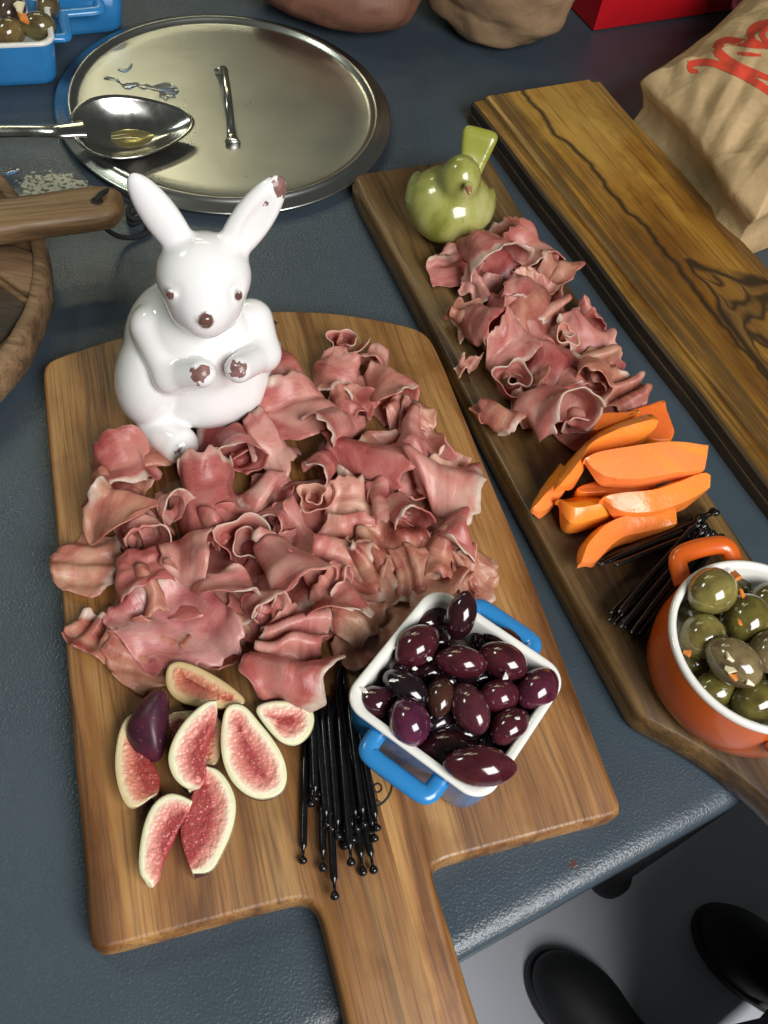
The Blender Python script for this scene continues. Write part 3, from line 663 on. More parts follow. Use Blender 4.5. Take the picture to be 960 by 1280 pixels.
for s in (0, math.pi):
    w_ = .019
    pts = [(PR - .004, -w_ * 1.05, PH - .013), (PR + .003, -w_ * 1.02, PH - .011), (PR + .010, -w_, PH - .008), (PR + .0135, -w_ * .75, PH - .007), (PR + .0145, 0, PH - .007), (PR + .0135, w_ * .75, PH - .007), (PR + .010, w_, PH - .008), (PR + .003, w_ * 1.02, PH - .011), (PR - .004, w_ * 1.05, PH - .013)]
    pts = smooth_poly(np.array(pts), 2, False); c_, s2 = math.cos(ha + s), math.sin(ha + s)
    pts = np.stack([pts[:, 0] * c_ - pts[:, 1] * s2, pts[:, 0] * s2 + pts[:, 1] * c_, pts[:, 2]], 1)
    v, f = tube(pts, .0062, 14, .75); obj('handle', v, f, M['orange'], pot)

# ------------------------------------------------------------------ olives
def olive_mesh(pt):
    rows = []; n = 20; m = 14
    for j in range(m + 1):
        a = math.pi * j / m; x = -math.cos(a); r = math.sin(a) ** .95
        x2 = x * (1 + pt * abs(x) ** 6)
        r = r * (1 + .05 * x) ; b = np.arange(n) * 2 * math.pi / n
        rows.append(np.stack([np.full(n, x2), np.cos(b) * r, np.sin(b) * r], 1))
    v_ = np.concatenate(rows); return v_, loftgrid(rows)
def olive(u, v_, z, la, lb, ang, colr, label, group, pt=.12, pitch=0.0, name='olive'):
    c = np.array(P(u, v_, z)); d = np.array(P(u + 20 * math.cos(ang), v_ - 20 * math.sin(ang), z)) - c; yaw = math.atan2(d[1], d[0])
    vv, ff = olive_mesh(pt); s = random.randint(0, 999)
    vv = vv * np.array([la, lb, lb]); vv = vv * (1 + .05 * vnoise(vv * 70 + s, s) + .022 * vnoise(vv * 190 + s, s + 1))[:, None]
    o = obj(name, vv, ff, M['olive']); o.location = c; o.rotation_euler = (random.uniform(0, 6), pitch, yaw); o.rotation_mode = 'XYZ'
    o.color = (*colr, 1); tag(o, label, 'olive', group); return o
random.seed(4)
PUR, DRK, BLK, VIO, BRN = (.078, .014, .020), (.034, .009, .012), (.018, .009, .013), (.105, .020, .052), (.055, .020, .014)
G1 = 'purple olives in the blue dish'
L1 = [(472, 155, 62, 42, 80, .072, DRK, 'pointed dark olive standing upright at the back of blue dish', .75),
      (350, 235, 64, 50, 40, .062, PUR, 'long purple olive left of the upright one, by the ham', 0),
      (472, 278, 62, 45, -8, .062, PUR, 'purple olive lying crosswise just in front of the upright one', 0),
      (588, 275, 60, 50, -28, .064, PUR, 'purple olive with white flakes beneath, towards the far handle', 0),
      (588, 218, 50, 34, -20, .055, DRK, 'dark olive half hidden at the back by the far handle', 0),
      (680, 352, 62, 50, 45, .060, (.092, .016, .034), 'purple olive pressed into the right hand corner of dish', 0),
      (575, 372, 50, 46, 10, .058, (.098, .017, .028), 'short plum olive in the middle of the right group', 0),
      (605, 455, 56, 44, 40, .058, PUR, 'purple olive with one pale fleck against the right wall', 0),
      (497, 405, 64, 48, -65, .063, (.085, .020, .028), 'long brownish purple olive in the very middle of dish', 0),
      (415, 375, 52, 38, 80, .060, BRN, 'dark brown olive left of the middle one', 0),
      (330, 440, 60, 54, -70, .064, VIO, 'bright violet olive at the near left wall of dish', 0),
      (320, 350, 62, 46, -35, .058, BLK, 'nearly black olive beside the left wall', 0),
      (236, 388, 50, 44, 0, .055, (.06, .015, .022), 'dull dark olive in the left corner of dish', 0),
      (435, 512, 70, 48, 5, .050, (.05, .012, .015), 'dark olive in shade behind the large front one', 0),
      (522, 562, 82, 52, -4, .068, PUR, 'largest purple olive lying in the front corner', 0),
      (385, 165, 66, 38, 15, .050, DRK, 'shaded olive against the back left wall', 0),
      (300, 292, 50, 36, 60, .048, DRK, 'sunken olive below the long purple one on the left', 0),
      (385, 305, 55, 38, 20, .046, DRK, 'sunken dark olive under the crosswise one', 0),
      (532, 215, 50, 36, 70, .046, DRK, 'sunken olive behind the crosswise one, right of upright olive', 0),
      (470, 470, 60, 42, 0, .048, BLK, None, 0), (600, 330, 60, 40, 70, .048, BLK, None, 0), (410, 440, 60, 42, 30, .048, BLK, None, 0), (520, 320, 60, 40, 0, .048, BLK, None, 0)]
for x, y, la, lb, an, z_, c, lab, pit in L1:
    k = .000470 / 2.182 * .98
    olive(360 + x / 2.182, 700 + y / 2.182, z_, la * k, lb * k, math.radians(an), c, lab or 'dark olive at the bottom of the blue dish, mostly covered', G1 if lab else 'covered olives in the blue dish', .14, -pit)
for i_, (lx, ly) in enumerate([(x_, y_) for x_ in (-.027, -.009, .010, .028) for y_ in (-.028, -.010, .009, .027)]):
    wx, wy = DC[0] + lx * math.cos(yw) - ly * math.sin(yw), DC[1] + lx * math.sin(yw) + ly * math.cos(yw)
    vv, ff = olive_mesh(.14); o = obj('olive', vv * np.array([.0125, .0092, .0092]), ff, M['olive']); o.location = (wx, wy, ZB + .0215); o.rotation_euler = (0, .2, i_ * 1.3); o.color = (*(DRK, BLK, BRN)[i_ % 3], 1)
    tag(o, 'dark olive at the bottom of the blue dish, mostly covered', 'olive', 'covered olives in the blue dish')
G2 = 'green olives in the orange pot'
GR, GD, GB = (.24, .205, .055), (.15, .13, .028), (.22, .17, .075)
L2 = [(385, 338, 128, 118, 30, .073, GR, 'pale green olive under the pot handle with orange stuffing'), (330, 580, 122, 112, 45, .064, GR, 'green olive against the left wall of pot'), (572, 485, 125, 118, 70, .066, GD, 'dark green olive right of the two leftmost ones'),
      (495, 712, 140, 108, -38, .074, GB, 'olive topped with chopped garlic in the pot'), (400, 870, 120, 100, 20, .052, GD, 'shaded olive low by the near wall of pot'), (615, 925, 120, 110, 30, .060, GD, 'green olive at the near right, cut by photo edge'),
      (690, 660, 110, 100, 60, .070, GB, 'brownish olive at the right edge, half out of frame'), (690, 395, 110, 100, 0, .062, GD, 'dark green olive at the back wall of pot'), (450, 560, 100, 90, 0, .045, GD, None), (600, 780, 110, 90, 0, .046, GD, None), (860, 540, 120, 105, 30, .066, GR, None), (840, 800, 120, 105, 80, .066, GD, None), (300, 700, 110, 95, 40, .044, GD, None), (320, 460, 110, 95, 0, .046, GD, None), (500, 900, 115, 95, 0, .044, GD, None), (480, 330, 110, 95, 0, .048, GD, None), (640, 560, 110, 95, 0, .048, GD, None)]
for x, y, la, lb, an, z_, c, lab in L2:
    k = .000470 / 4.27 * 1.08
    olive(800 + x / 4.27, 660 + y / 4.27, z_, la * k, lb * k, math.radians(an), c, lab or 'green olive low in the orange pot, mostly covered', G2 if lab else 'covered olives in the orange pot', .05)
def shard(u, v_, z, s, m, name, label, cat, group):
    n = 9; a = np.sort(np.random.RandomState(int(u * 7 + v_)).rand(n)) * 2 * math.pi
    q_ = np.stack([np.cos(a) * s * (.7 + .5 * np.abs(np.sin(a * 3 + u))), np.sin(a) * s * (.5 + .3 * np.abs(np.cos(a * 2 + v_)))], 1)
    vv, ff = slab_mesh(ccw(q_), [(0, 0), (0, s * .25), (s * .12, s * .4)]); o = obj(name, vv, ff, m, smooth=False)
    o.location = P(u, v_, z); o.rotation_euler = (random.uniform(-.5, .5), random.uniform(-.5, .5), random.uniform(0, 6)); tag(o, label, cat, group)
for x, y, s, lab in ((540, 655, .0034, 'garlic bit nearest the dark green olive, on the topmost olive'), (475, 690, .0036, 'garlic bit at upper left of the topmost olive'), (510, 690, .0024, 'smallest garlic bit, in the middle of the topmost olive'), (485, 760, .0034, 'garlic bit lowest on the left of topmost olive'), (585, 835, .0032, 'garlic bit at the blunt near tip of topmost olive')):
    shard(800 + x / 4.27, 660 + y / 4.27, .0835 if y < 800 else .078, s, M['garlic'], 'garlic_piece', lab, 'garlic', 'chopped garlic in the pot')
for x, y, s, z_, lab in ((512, 258, .0046, .074, 'orange stuffing sticking out of the olive under pot handle'), (540, 350, .0030, .077, 'orange chilli bit between the back olives'), (492, 800, .0036, .081, 'orange chilli bit beside the chopped garlic'), (250, 672, .0034, .066, 'orange chilli bit at the left wall of pot'), (530, 505, .0022, .0825, 'orange chilli fleck on the dark green olive')):
    shard(800 + x / 4.27, 660 + y / 4.27, z_, s, M['chilli'], 'chilli_piece', lab, 'chilli', 'chilli bits in the pot')
for x, y, s, z_, lab in ((345, 296, .0018, .066, 'white flake just below the long purple olive'), (385, 270, .0022, .066, 'white flake between long purple olive and crosswise olive'), (590, 318, .0028, .070, 'white flake under the olive towards the far handle'), (205, 355, .0028, .062, 'white flake on dull olive in the left corner'), (625, 432, .0018, .070, 'white fleck on the olive at the right wall'), (290, 240, .0016, .062, 'white flake at the upper left wall of blue dish'), (285, 330, .0018, .066, 'white flake on the nearly black olive')):
    shard(360 + x / 2.182, 700 + y / 2.182, z_, s, M['cream'], 'white_flake', lab, 'flake', 'white flakes on the purple olives')
# olives of the top left dish
G3 = 'green olives in the top left dish'
for u, v_, la, lb, an, z_, c, lab in ((48, 33, .0155, .0125, 0, .040, (.16, .13, .05), 'large brownish olive in front corner of top left dish'), (60, 8, .014, .011, 80, .038, (.14, .11, .05), 'olive at the right wall of top left dish'), (12, 40, .014, .012, 20, .036, (.20, .14, .05), 'olive at the near wall of top left dish, by photo edge'), (14, 12, .015, .012, 40, .040, (.10, .07, .05), 'dark olive with garlic in top left dish')):
    olive(u, v_, z_, la, lb, math.radians(an), c, lab, G3, .05)
shard(28, 12, .053, .008, M['garlic'], 'garlic_piece', 'piece of garlic on olives in the top left dish', 'garlic', None)
shard(30, 24, .048, .007, M['chilli'], 'chilli_piece', 'orange chilli strip on olives in top left dish', 'chilli', None)

# ------------------------------------------------------------------ rabbit
BR = np.array(P(240, 500, ZB)); rx_, ry_ = hframe(BR)
def rabbit_sdf(X, Y, Z):
    d = sd_ell((3, -6, 50), (44, 40, 50))(X, Y, Z)
    d = smin(d, sd_ell((12, 10, 66), (34, 26, 34))(X, Y, Z), 14)
    d = smin(d, sd_ell((33, 4, 34), (22, 30, 32))(X, Y, Z), 10)
    d = smin(d, sd_ell((10, 12, 28), (36, 30, 28))(X, Y, Z), 8)
    hz = sd_ell((-24, 8, 37), (25, 32, 36), eul(.25, .2, .2))(X, Y, Z)
    d = smin(d, hz, 2.5)
    ft = sd_cap((-26, 30, 11), (-11, 49, 13), 12.5, 13)(X, Y, Z); d = smin(d, ft, 3)
    # arms
    a1 = smin(sd_cap((-20, 4, 78), (-11, 31, 62), 15, 12.5)(X, Y, Z), sd_cap((-11, 31, 62), (7, 44, 77), 11.5, 9.5)(X, Y, Z), 5); d = smin(d, a1, 2.2)
    a2 = smin(sd_cap((42, 2, 78), (47, 20, 66), 14, 12)(X, Y, Z), sd_cap((47, 20, 66), (30, 44, 79), 11, 9)(X, Y, Z), 5); d = smin(d, a2, 2.2)
    # head
    h = sd_ell((13, 12, 127), (28, 26, 25))(X, Y, Z)
    h = smin(h, sd_ell((12, 32, 115), (13.5, 14, 15))(X, Y, Z), 16)
    h = smin(h, sd_ell((2, 24, 111), (9, 10, 9))(X, Y, Z), 9); h = smin(h, sd_ell((23, 24, 110), (9, 10, 9))(X, Y, Z), 9)
    h = smax(h, -sd_ell((-9, 41, 137), (6, 9, 8))(X, Y, Z), 7); h = smax(h, -sd_ell((34, 39, 134), (6, 9, 8))(X, Y, Z), 7)
    d = smin(d, h, 4.5)
    for (b, tp, s) in (((2, 4, 142), (-21, -6, 181), -1), ((30, 4, 139), (58, -6, 178), 1)):
        b = np.array(b, float); tp = np.array(tp, float); ax = tp - b; L = np.linalg.norm(ax); ax /= L
        sd = np.cross(ax, [0, 1, 0]); sd /= np.linalg.norm(sd); fr = np.cross(sd, ax); fr = fr if fr[1] > 0 else -fr
        rot = np.stack([sd, fr, ax], 1)
        e = sd_ell(b + ax * (L * .42), (10.8 if s < 0 else 12.2, 7.5, L * .66), rot)(X, Y, Z)
        if s > 0: e = smax(e, -sd_ell(b + ax * (L * .52) + fr * 8, (7.5, 4.6, L * .44), rot)(X, Y, Z), 2.5)
        d = smin(d, e, 5)
    # eyes, nose
    for c in ((-7, 33.5, 133), (31.5, 32.5, 129.5)): d = smin(d, sd_ell(c, (2.6, 2.2, 4.2))(X, Y, Z), .8)
    d = smin(d, sd_ell((11.5, 44, 123), (5.5, 4, 4))(X, Y, Z), 1.2)
    return np.maximum(d, -Z)
V, Fc = surf_net(rabbit_sdf, (-64, -52, -3), (76, 72, 192), 1.3)
rel = [(np.array((7, 51, 82)), 10.5, .92), (np.array((30, 50, 84)), 10, .92), (np.array((-13, 60, 20)), 8, .75), (np.array((-6, 58, 10)), 11, .85), (np.array((-20, 56, 6)), 8, .7), (np.array((58, -6, 176)), 12, .85), (np.array((53, -2, 168)), 7, .72), (onfront(128 + 3, 388, BR, -20), 5, .7)]
worn = np.zeros(len(V))
for c, r_, k in rel:
    worn = np.maximum(worn, k * np.clip(1.25 - np.linalg.norm(V - c, axis=1) / r_, 0, 1))
eye = np.zeros(len(V))
for c, r_ in (((-7.6, 36, 133.5), 3.5), ((31.6, 34.6, 130), 3.5), ((11.5, 47, 123.5), 5.6)):
    eye = np.maximum(eye, np.clip((r_ - np.linalg.norm((V - np.array(c)) * [1.15, 1, .85], axis=1)) / .8, 0, 1))
o = obj('rabbit_figurine', V / 1000, Fc, M['rabbit'], attrs={'worn': worn, 'eye': eye}); place(o, frameM(BR, -rx_, ry_) if False else Matrix([[rx_[i], ry_[i], (0, 0, 1)[i], BR[i]] for i in range(3)] + [[0, 0, 0, 1]]))
me = o.data; V3 = np.array([BR + (rx_ * a_[0] + ry_ * a_[1] + np.array([0, 0, 1]) * a_[2]) / 1000 for a_ in V]); o.matrix_world = Matrix.Translation(tuple(BR))
me.vertices.foreach_set('co', (V3 - BR).astype(np.float32).ravel()); me.update(); fix_normals(o)
tag(o, 'white glazed ceramic rabbit with raised paws, sitting at corner of board', 'rabbit figurine')

# green bird
BB = np.array(P(566, 285, ZP)); bx_, by_ = hframe(BB)
def bp(u, v_, yf): return onfront(u, v_, BB, yf)
hc = bp(575, 226, 12); tt = bp(603, 158, -42); tb_ = bp(587, 218, -22); beak = bp(585.5, 240, 40)
print('bird', bp(510, 255, 0), bp(614, 258, 0), hc, tt, tb_, beak, bp(555, 308, 20))
def bird_sdf(X, Y, Z):
    cx = (bp(510, 255, 0)[0] + bp(614, 258, 0)[0]) / 2
    d = sd_ell((cx, 4, 28), (36, 32, 27))(X, Y, Z)
    d = smin(d, sd_ell((cx, 8, 24), (30, 32, 26))(X, Y, Z), 8)
    d = smin(d, sd_ell((hc[0], hc[1], hc[2]), (16.5, 18, 21))(X, Y, Z), 5)
    for s in (-1, 1): d = smin(d, sd_ell((cx + s * 31, -3, 27), (7, 22, 12), eul(.1, 0, 0))(X, Y, Z), 2.5)
    ax = tt - tb_; L = np.linalg.norm(ax); ax = ax / L; sd = np.cross(ax, [0, 1, 0]); sd /= np.linalg.norm(sd); fr = np.cross(sd, ax)
    e = np.stack([X - tb_[0], Y - tb_[1], Z - tb_[2]], -1)
    a_, b_, c_ = e @ ax, e @ sd, e @ fr
    wv_ = 9.0 + 7.5 * np.clip(a_ / L, 0, 1.1)
    q1 = np.abs(b_) - wv_; q2 = np.abs(c_) - 5; q3 = np.maximum(a_ - L, -a_ - 18)
    tl = smax(smax(q1, q2, 5), q3, 10); d = smin(d, tl, 5)
    bk = sd_cap(beak + [-1, -6, 1], beak + [1.0, 0.5, -1], 3.6, 1.6)(X, Y, Z); d = smin(d, bk, 2)
    return np.maximum(d, -Z)
V, Fc = surf_net(bird_sdf, (-60, -95, -3), (70, 60, 130), 1.7)
worn = np.clip(1 - np.linalg.norm((V - bp(562, 285, 34)) * [.8, .5, 1.3], axis=1) / 19, 0, 1) ** .5
tail = np.clip((np.linalg.norm(V - tb_, axis=1) - 8) / 12, 0, 1) * (V[:, 1] < -20) * (((V - tb_) @ (tt - tb_)) > 0)
bk = np.clip((5.5 - np.linalg.norm(V - beak, axis=1)) / 1.5, 0, 1)
V3 = np.array([(bx_ * a_[0] + by_ * a_[1] + np.array([0, 0, 1]) * a_[2]) / 1000 for a_ in V])
o = fix_normals(obj('bird_figurine', V3, Fc, M['bird'], attrs={'worn': worn, 'tail': tail, 'beak': bk})); o.location = tuple(BB)
tag(o, 'green glazed ceramic bird with upright tail on far end of plank', 'bird figurine')

# ------------------------------------------------------------------ figs
def zsolve(pts, z0, slope, ctr):
    """points on the tilted plane z = z0 + slope . (xy - ctr), seen at the given pixels"""
    out = []
    for u, v_ in pts:
        z_ = z0
        for _ in range(6):
            p_ = P(u, v_, z_); z_ = z0 + (p_[:2] - ctr) @ slope
        out.append([p_[0], p_[1], z_])
    return np.array(out)
def fig_piece(outer, inner, closed, z0, depth, label, slope=(0, 0), tint=(1, 1, 1), N=64, Mr=14, base=ZB):
    zp = lambda L: [(130 + x / 3.429, 810 + y / 3.429) for x, y in L]
    outer, inner = zp(outer), zp(inner); ctr = P(*np.mean(outer, 0), z0)[:2]; slope = np.array(slope)
    O = zsolve(outer, z0, slope, ctr); I = zsolve(inner, z0, slope, ctr)
    if closed:
        O = resample(smooth_poly(O, 2), N, True); a = O.mean(0); ends = I
        # inner spine: nearest point on the spine segment for each rim point
        sg = ends[-1] - ends[0]; I = np.array([ends[0] + sg * np.clip(((p_ - ends[0]) @ sg) / (sg @ sg), 0, 1) for p_ in O])
    else:
        O = resample(smooth_poly(O, 2, False), N); I = resample(smooth_poly(I, 2, False), N)
    dist = np.linalg.norm(O - I, axis=1) * 1000
    top = []; bot = []; rim_t = []
    for j in range(Mr + 1):
        w_ = j / Mr; p_ = O * (1 - w_) + I * w_; dd = dist * w_
        amp = np.clip((dd - 2.5) / 3, 0, 1) * .0006
        p_ = p_.copy(); p_[:, 2] -= .0011 * np.clip((dd - 5) / 5, 0, 1); p_[:, 2] += amp * vnoise(p_ * 420, 5) + amp * .8 * vnoise(p_ * 900, 8) - .0008 * np.clip(1 - dd / 1.2, 0, 1)
        top.append(p_); rim_t.append(dd)
    bz = O[:, 2] * 0 + base + .0004
    for j in range(8):
        w_ = j / 7; p_ = O * (1 - w_) + I * w_; p_ = p_.copy()
        h_ = O[:, 2] * (1 - w_) + I[:, 2] * w_
        k = math.sqrt(max(0, 1 - (1 - w_) ** 2)) ** 1.2
        dn = np.minimum(depth * k, np.maximum(h_ - base - .0004, .0008))
        p_[:, 2] = h_ - dn
        p_[:, :2] += (O - I)[:, :2] * (.10 * math.sin(math.pi * min(1, w_ * 1.6)))
        bot.append(p_)
    n = N
    fg = empty('fig_piece', tuple(O.mean(0) * [1, 1, 0] + [0, 0, base]), label, 'fig', 'cut figs on the paddle board'); off = np.array(fg.location)
    tv = np.concatenate(top) - off; tf = loftgrid(top, closed)
    rimv = np.concatenate(rim_t)
    if not closed:   # cut inner face and ends
        b_in = bot[-1] - off; k0 = len(tv); tv = np.concatenate([tv, b_in]); rimv = np.r_[rimv, dist]
        a0 = Mr * n; tf += [(a0 + i, a0 + i + 1, k0 + i + 1, k0 + i) for i in range(n - 1)]
        for i in (0, n - 1):
            col_ = [t_[i] for t_ in top] + [b_[i] for b_ in bot[::-1]]; k1 = len(tv); tv = np.concatenate([tv, np.array(col_) - off]); rimv = np.r_[rimv, np.full(len(col_), 1.8)]; tf.append(tuple(range(k1, k1 + len(col_))))
    o = fix_normals(obj('flesh', tv, tf, M['fig'], fg, attrs={'rim': rimv})); o.color = (*tint, 1)
    # push the skin a hair below the rim
    bv = np.concatenate(bot) - off; bf = loftgrid(bot, closed)
    fix_normals(obj('skin', bv, bf, M['figskin'], fg))
    return fg
DIM = (.62, .5, .42)
fig_piece([(262, 110), (275, 70), (310, 52), (360, 60), (420, 85), (500, 130), (570, 180), (610, 222), (600, 242), (520, 262), (440, 255), (360, 245), (300, 215), (265, 165)], [(345, 120), (500, 205)], True, .034, .012, 'fig half with a dull brownish face, nearest the ham', (.1, .12), (.78, .60, .45))
fig_piece([(130, 270), (85, 300), (55, 380), (42, 500), (58, 600), (88, 670), (122, 692), (165, 672), (205, 640)], [(150, 275), (150, 380), (170, 450), (215, 500), (240, 560), (235, 600), (225, 630)], False, .031, .011, 'leftmost fig wedge, half under the dark purple skin piece', (0, 0), (.85, .72, .62))
fig_piece([(275, 285), (300, 268), (370, 262), (450, 275), (500, 300), (515, 340), (505, 400), (500, 460), (480, 505), (440, 500)], [(290, 400), (330, 400), (360, 380), (400, 370), (430, 400), (430, 440), (430, 470), (420, 490)], False, .029, .009, 'shaded fig wedge hidden behind the upper pale crescent', (0, 0), (.72, .55, .45))
fig_piece([(640, 255), (700, 225), (800, 222), (880, 240), (906, 290), (898, 350), (860, 400), (812, 420), (768, 410), (730, 380), (680, 320)], [(740, 300), (790, 290)], True, .031, .011, 'fig half poking out from under ham beside the black picks')
fig_piece([(520, 248), (568, 232), (612, 250), (660, 310), (720, 380), (770, 460), (790, 540), (780, 600), (740, 637), (680, 652), (620, 637), (560, 590), (518, 520), (498, 430), (502, 330)], [(590, 360), (670, 530)], True, .036, .016, 'large fig half lying face up at the right of group', (.05, .12))
fig_piece([(440, 503), (492, 518), (542, 580), (572, 660), (562, 760), (522, 860), (462, 966), (384, 969)], [(440, 503), (400, 560), (380, 620), (360, 680), (330, 740), (325, 800), (345, 880), (384, 969)], False, .037, .015, 'lower pale fig wedge of the S shaped pair, square tip down', (.1, .05))
fig_piece([(482, 222), (438, 224), (362, 288), (304, 366), (270, 460), (284, 530), (318, 580), (360, 606)], [(482, 222), (474, 300), (445, 360), (428, 410), (425, 450), (440, 500), (435, 550), (410, 590)], False, .043, .020, 'upper pale fig crescent curving over the S shaped pair', (.1, .25))
fig_piece([(378, 652), (322, 624), (270, 620), (212, 660), (172, 740), (150, 850), (146, 960), (178, 1006)], [(378, 652), (362, 700), (330, 750), (305, 790), (270, 850), (240, 920), (232, 970), (200, 1004)], False, .034, .013, 'lowest fig wedge pointing down at the bottom left', (.1, .1))
# the piece lying skin up
q_ = [(130 + x / 3.429, 810 + y / 3.429) for x, y in ((84, 345), (108, 290), (160, 225), (225, 186), (268, 184), (282, 220), (278, 300), (262, 400), (240, 470), (185, 468), (130, 440), (95, 395))]
c = np.mean(q_, 0); rows = []
O = np.array([P(u, v_, .034)[:2] for u, v_ in q_]); O = ccw(resample(smooth_poly(O, 2), 48, True)); cc_ = O.mean(0)
for w_ in np.linspace(0, 1, 10):
    p_ = cc_ + (O - cc_) * math.cos(w_ * math.pi / 2); rows.append(np.c_[p_, np.full(48, .030) + .015 * math.sin(w_ * math.pi / 2) + (p_ - cc_) @ np.array([.1, .25])])
low_ = np.c_[cc_ + (O - cc_) * .85, np.full(48, .026) + (O - cc_) @ np.array([.1, .25])]
vv = np.concatenate([low_] + rows); o = fix_normals(obj('fig_piece', vv - np.r_[cc_, ZB], loftgrid([low_] + rows) + [tuple(range(48))], M['figskin'])); o.location = (cc_[0], cc_[1], ZB)
tag(o, 'dark purple fig piece lying skin side up on the left', 'fig', 'cut figs on the paddle board')

# ------------------------------------------------------------------ papaya
def papaya(px, ztop, th, label, slope=(0, 0), tint=(1, 1, 1), side=None):
    pts = [(660 + x / 2.667, 480 + y / 2.667) for x, y in px]; ctr = P(*np.mean(pts, 0), ztop)[:2]
    q_ = zsolve(pts, ztop, np.array(slope), ctr); q_ = resample(smooth_poly(q_, 2), 72, True)
    if (q_[:, 0] * np.roll(q_[:, 1], -1) - q_[:, 1] * np.roll(q_[:, 0], -1)).sum() < 0: q_ = q_[::-1]
    rows = []; sd = []
    for d_, dz, s_ in ((.0024, -th, 1), (.0008, -th * .85, 1), (0, -th * .5, .95), (.0001, -th * .2, .8), (.0002, -.0007, .7), (.0005, -.0002, .55), (.0012, 0, .35), (.0030, -.0001, .05)):
        xy = inset(q_[:, :2], d_); zz = np.maximum(q_[:, 2] + dz, ZP + .0006 + .002 * (1 + dz / th)); rows.append(np.c_[xy, zz]); sd.append(np.full(72, s_))
    vv = np.concatenate(rows); ff = loftgrid(rows) + [tuple(range(72))[::-1], tuple(range(len(vv) - 72, len(vv)))]
    ce = vv.mean(0); ce[2] = ZP; vv = vv + .0005 * vnoise(vv * 160, 2)[:, None]
    o = obj('papaya_slice', vv - ce, ff, M['papaya'], attrs={'side': np.concatenate(sd)}); o.location = tuple(ce); o.color = (*tint, 1)
    bm = bmesh.new(); bm.from_mesh(o.data); bmesh.ops.triangulate(bm, faces=[q for q in bm.faces if len(q.verts) > 4]); bm.to_mesh(o.data); bm.free()
    tag(o, label, 'papaya slice', 'papaya slices on the plank')
papaya([(310, 95), (400, 68), (450, 50), (458, 60), (478, 120), (495, 182), (440, 190), (380, 170)], .034, .012, 'flat reddish papaya piece at the back touching the ham', (0, 0), (.86, .66, .6))
papaya([(205, 118), (245, 92), (330, 90), (400, 84), (300, 130), (220, 160)], .040, .014, 'thin orange papaya strip behind the long curved one', (0, 0), (.95, .85, .6))
papaya([(158, 338), (280, 312), (420, 312), (440, 345), (300, 362), (170, 366)], .040, .015, 'dark orange papaya slice sandwiched in the middle of pile', (0, 0), (.92, .8, .7))
def wedge_slice(outer, inner, z0, th, rise, crest, label, tint=(1, 1, 1), N=40, slope=(0, 0)):
    zp = lambda L: [(660 + x / 2.667, 480 + y / 2.667) for x, y in L]
    ctr = P(*np.mean(zp(outer), 0), z0)[:2]
    O = resample(smooth_poly(zsolve(zp(outer), z0, np.array(slope), ctr), 2, False), N); I = resample(smooth_poly(zsolve(zp(inner), z0 - .004, np.array(slope), ctr), 2, False), N)
    I[:, 2] += .003
    tp = np.clip(np.sin(np.linspace(.12, math.pi - .25, N)) * 1.5, .35, 1)      # thinner towards the ends
    fl = ZP + .0008
    def row(a_, dz, out=0.0):
        p_ = O * (1 - a_) + I * a_; p_ = p_ + (O - I) * out; p_ = p_.copy(); p_[:, 2] = np.maximum(p_[:, 2] + dz * tp, fl + .001 + .0008 * (dz > -th)); return p_
    sect = [(.06, -th, 0, 1), (0, -th * .75, .02, 1), (0, -th * .35, .05, .95), (crest * .55, rise * .35 - th * .05, .0, .85), (crest, rise, 0, .75), None, (crest, rise, 0, .05), ((1 + crest) / 2, rise * .25, 0, 0), (.97, -th * .22, 0, 0), None, (.97, -th * .22, 0, .25), (.96, -th * .6, 0, .15), (.93, -th, 0, .1)]
    V_, F2, sd, cur = [], [], [], []
    def flush():
        nonlocal cur
        if len(cur) > 1:
            o_ = sum(len(x) for x in V_); V_.extend(cur); F2.extend(loftgrid(cur, False, o_))
        cur = []
    ring0, ring1 = [], []
    for q_ in sect:
        if q_ is None: flush(); continue
        r_ = row(*q_[:3]); cur.append(r_); sd.append(np.full(N, q_[3]) + .25 * vnoise(r_ * 90, 4)); ring0.append(r_[0]); ring1.append(r_[-1])
    flush()
    for rg_ in (ring0, ring1):
        o_ = sum(len(x) for x in V_); V_.append(np.array(rg_)); sd.append(np.full(len(rg_), .2)); F2.append(tuple(range(o_, o_ + len(rg_))))
    vv = np.concatenate(V_); vv = vv + .0005 * vnoise(vv * 130, 2)[:, None] * np.array([1, 1, .8]); ce = vv.mean(0); ce[2] = ZP
    bo = obj('papaya_slice', vv - ce, F2, M['papaya'], attrs={'side': np.clip(np.concatenate(sd), 0, 1)}); bo.location = tuple(ce); bo.color = (*tint, 1)
    bm = bmesh.new(); bm.from_mesh(bo.data)
    bmesh.ops.recalc_face_normals(bm, faces=bm.faces); bm.to_mesh(bo.data); bm.free()
    tag(bo, label, 'papaya slice', 'papaya slices on the plank')
wedge_slice([(12, 412), (28, 372), (88, 288), (112, 262)], [(16, 428), (40, 431), (85, 404), (120, 365), (142, 330)], .038, .014, .003, .4, 'papaya tail pointing down left from under the long slice')
wedge_slice([(97, 384), (120, 372), (240, 358), (300, 392)], [(104, 400), (122, 445), (148, 474), (230, 450), (312, 424)], .043, .017, .004, .62, 'yellowish blunt papaya slice at the left of pile', (.98, 1.12, .65))
wedge_slice([(170, 600), (176, 545), (196, 512), (245, 460), (320, 430), (450, 405), (488, 405)], [(186, 602), (220, 598), (240, 582), (288, 528), (332, 502), (400, 490), (494, 470)], .042, .018, .003, .22, 'lowest papaya slice, curving down to the black picks', (1, .95, .9))
wedge_slice([(96, 342), (100, 300), (180, 196), (250, 140), (330, 105), (414, 84), (438, 110)], [(108, 349), (150, 334), (190, 290), (200, 240), (280, 210), (385, 186), (424, 150)], .055, .020, .005, .55, 'long curved papaya slice arching along the back of pile', (1, 1.02, .8))
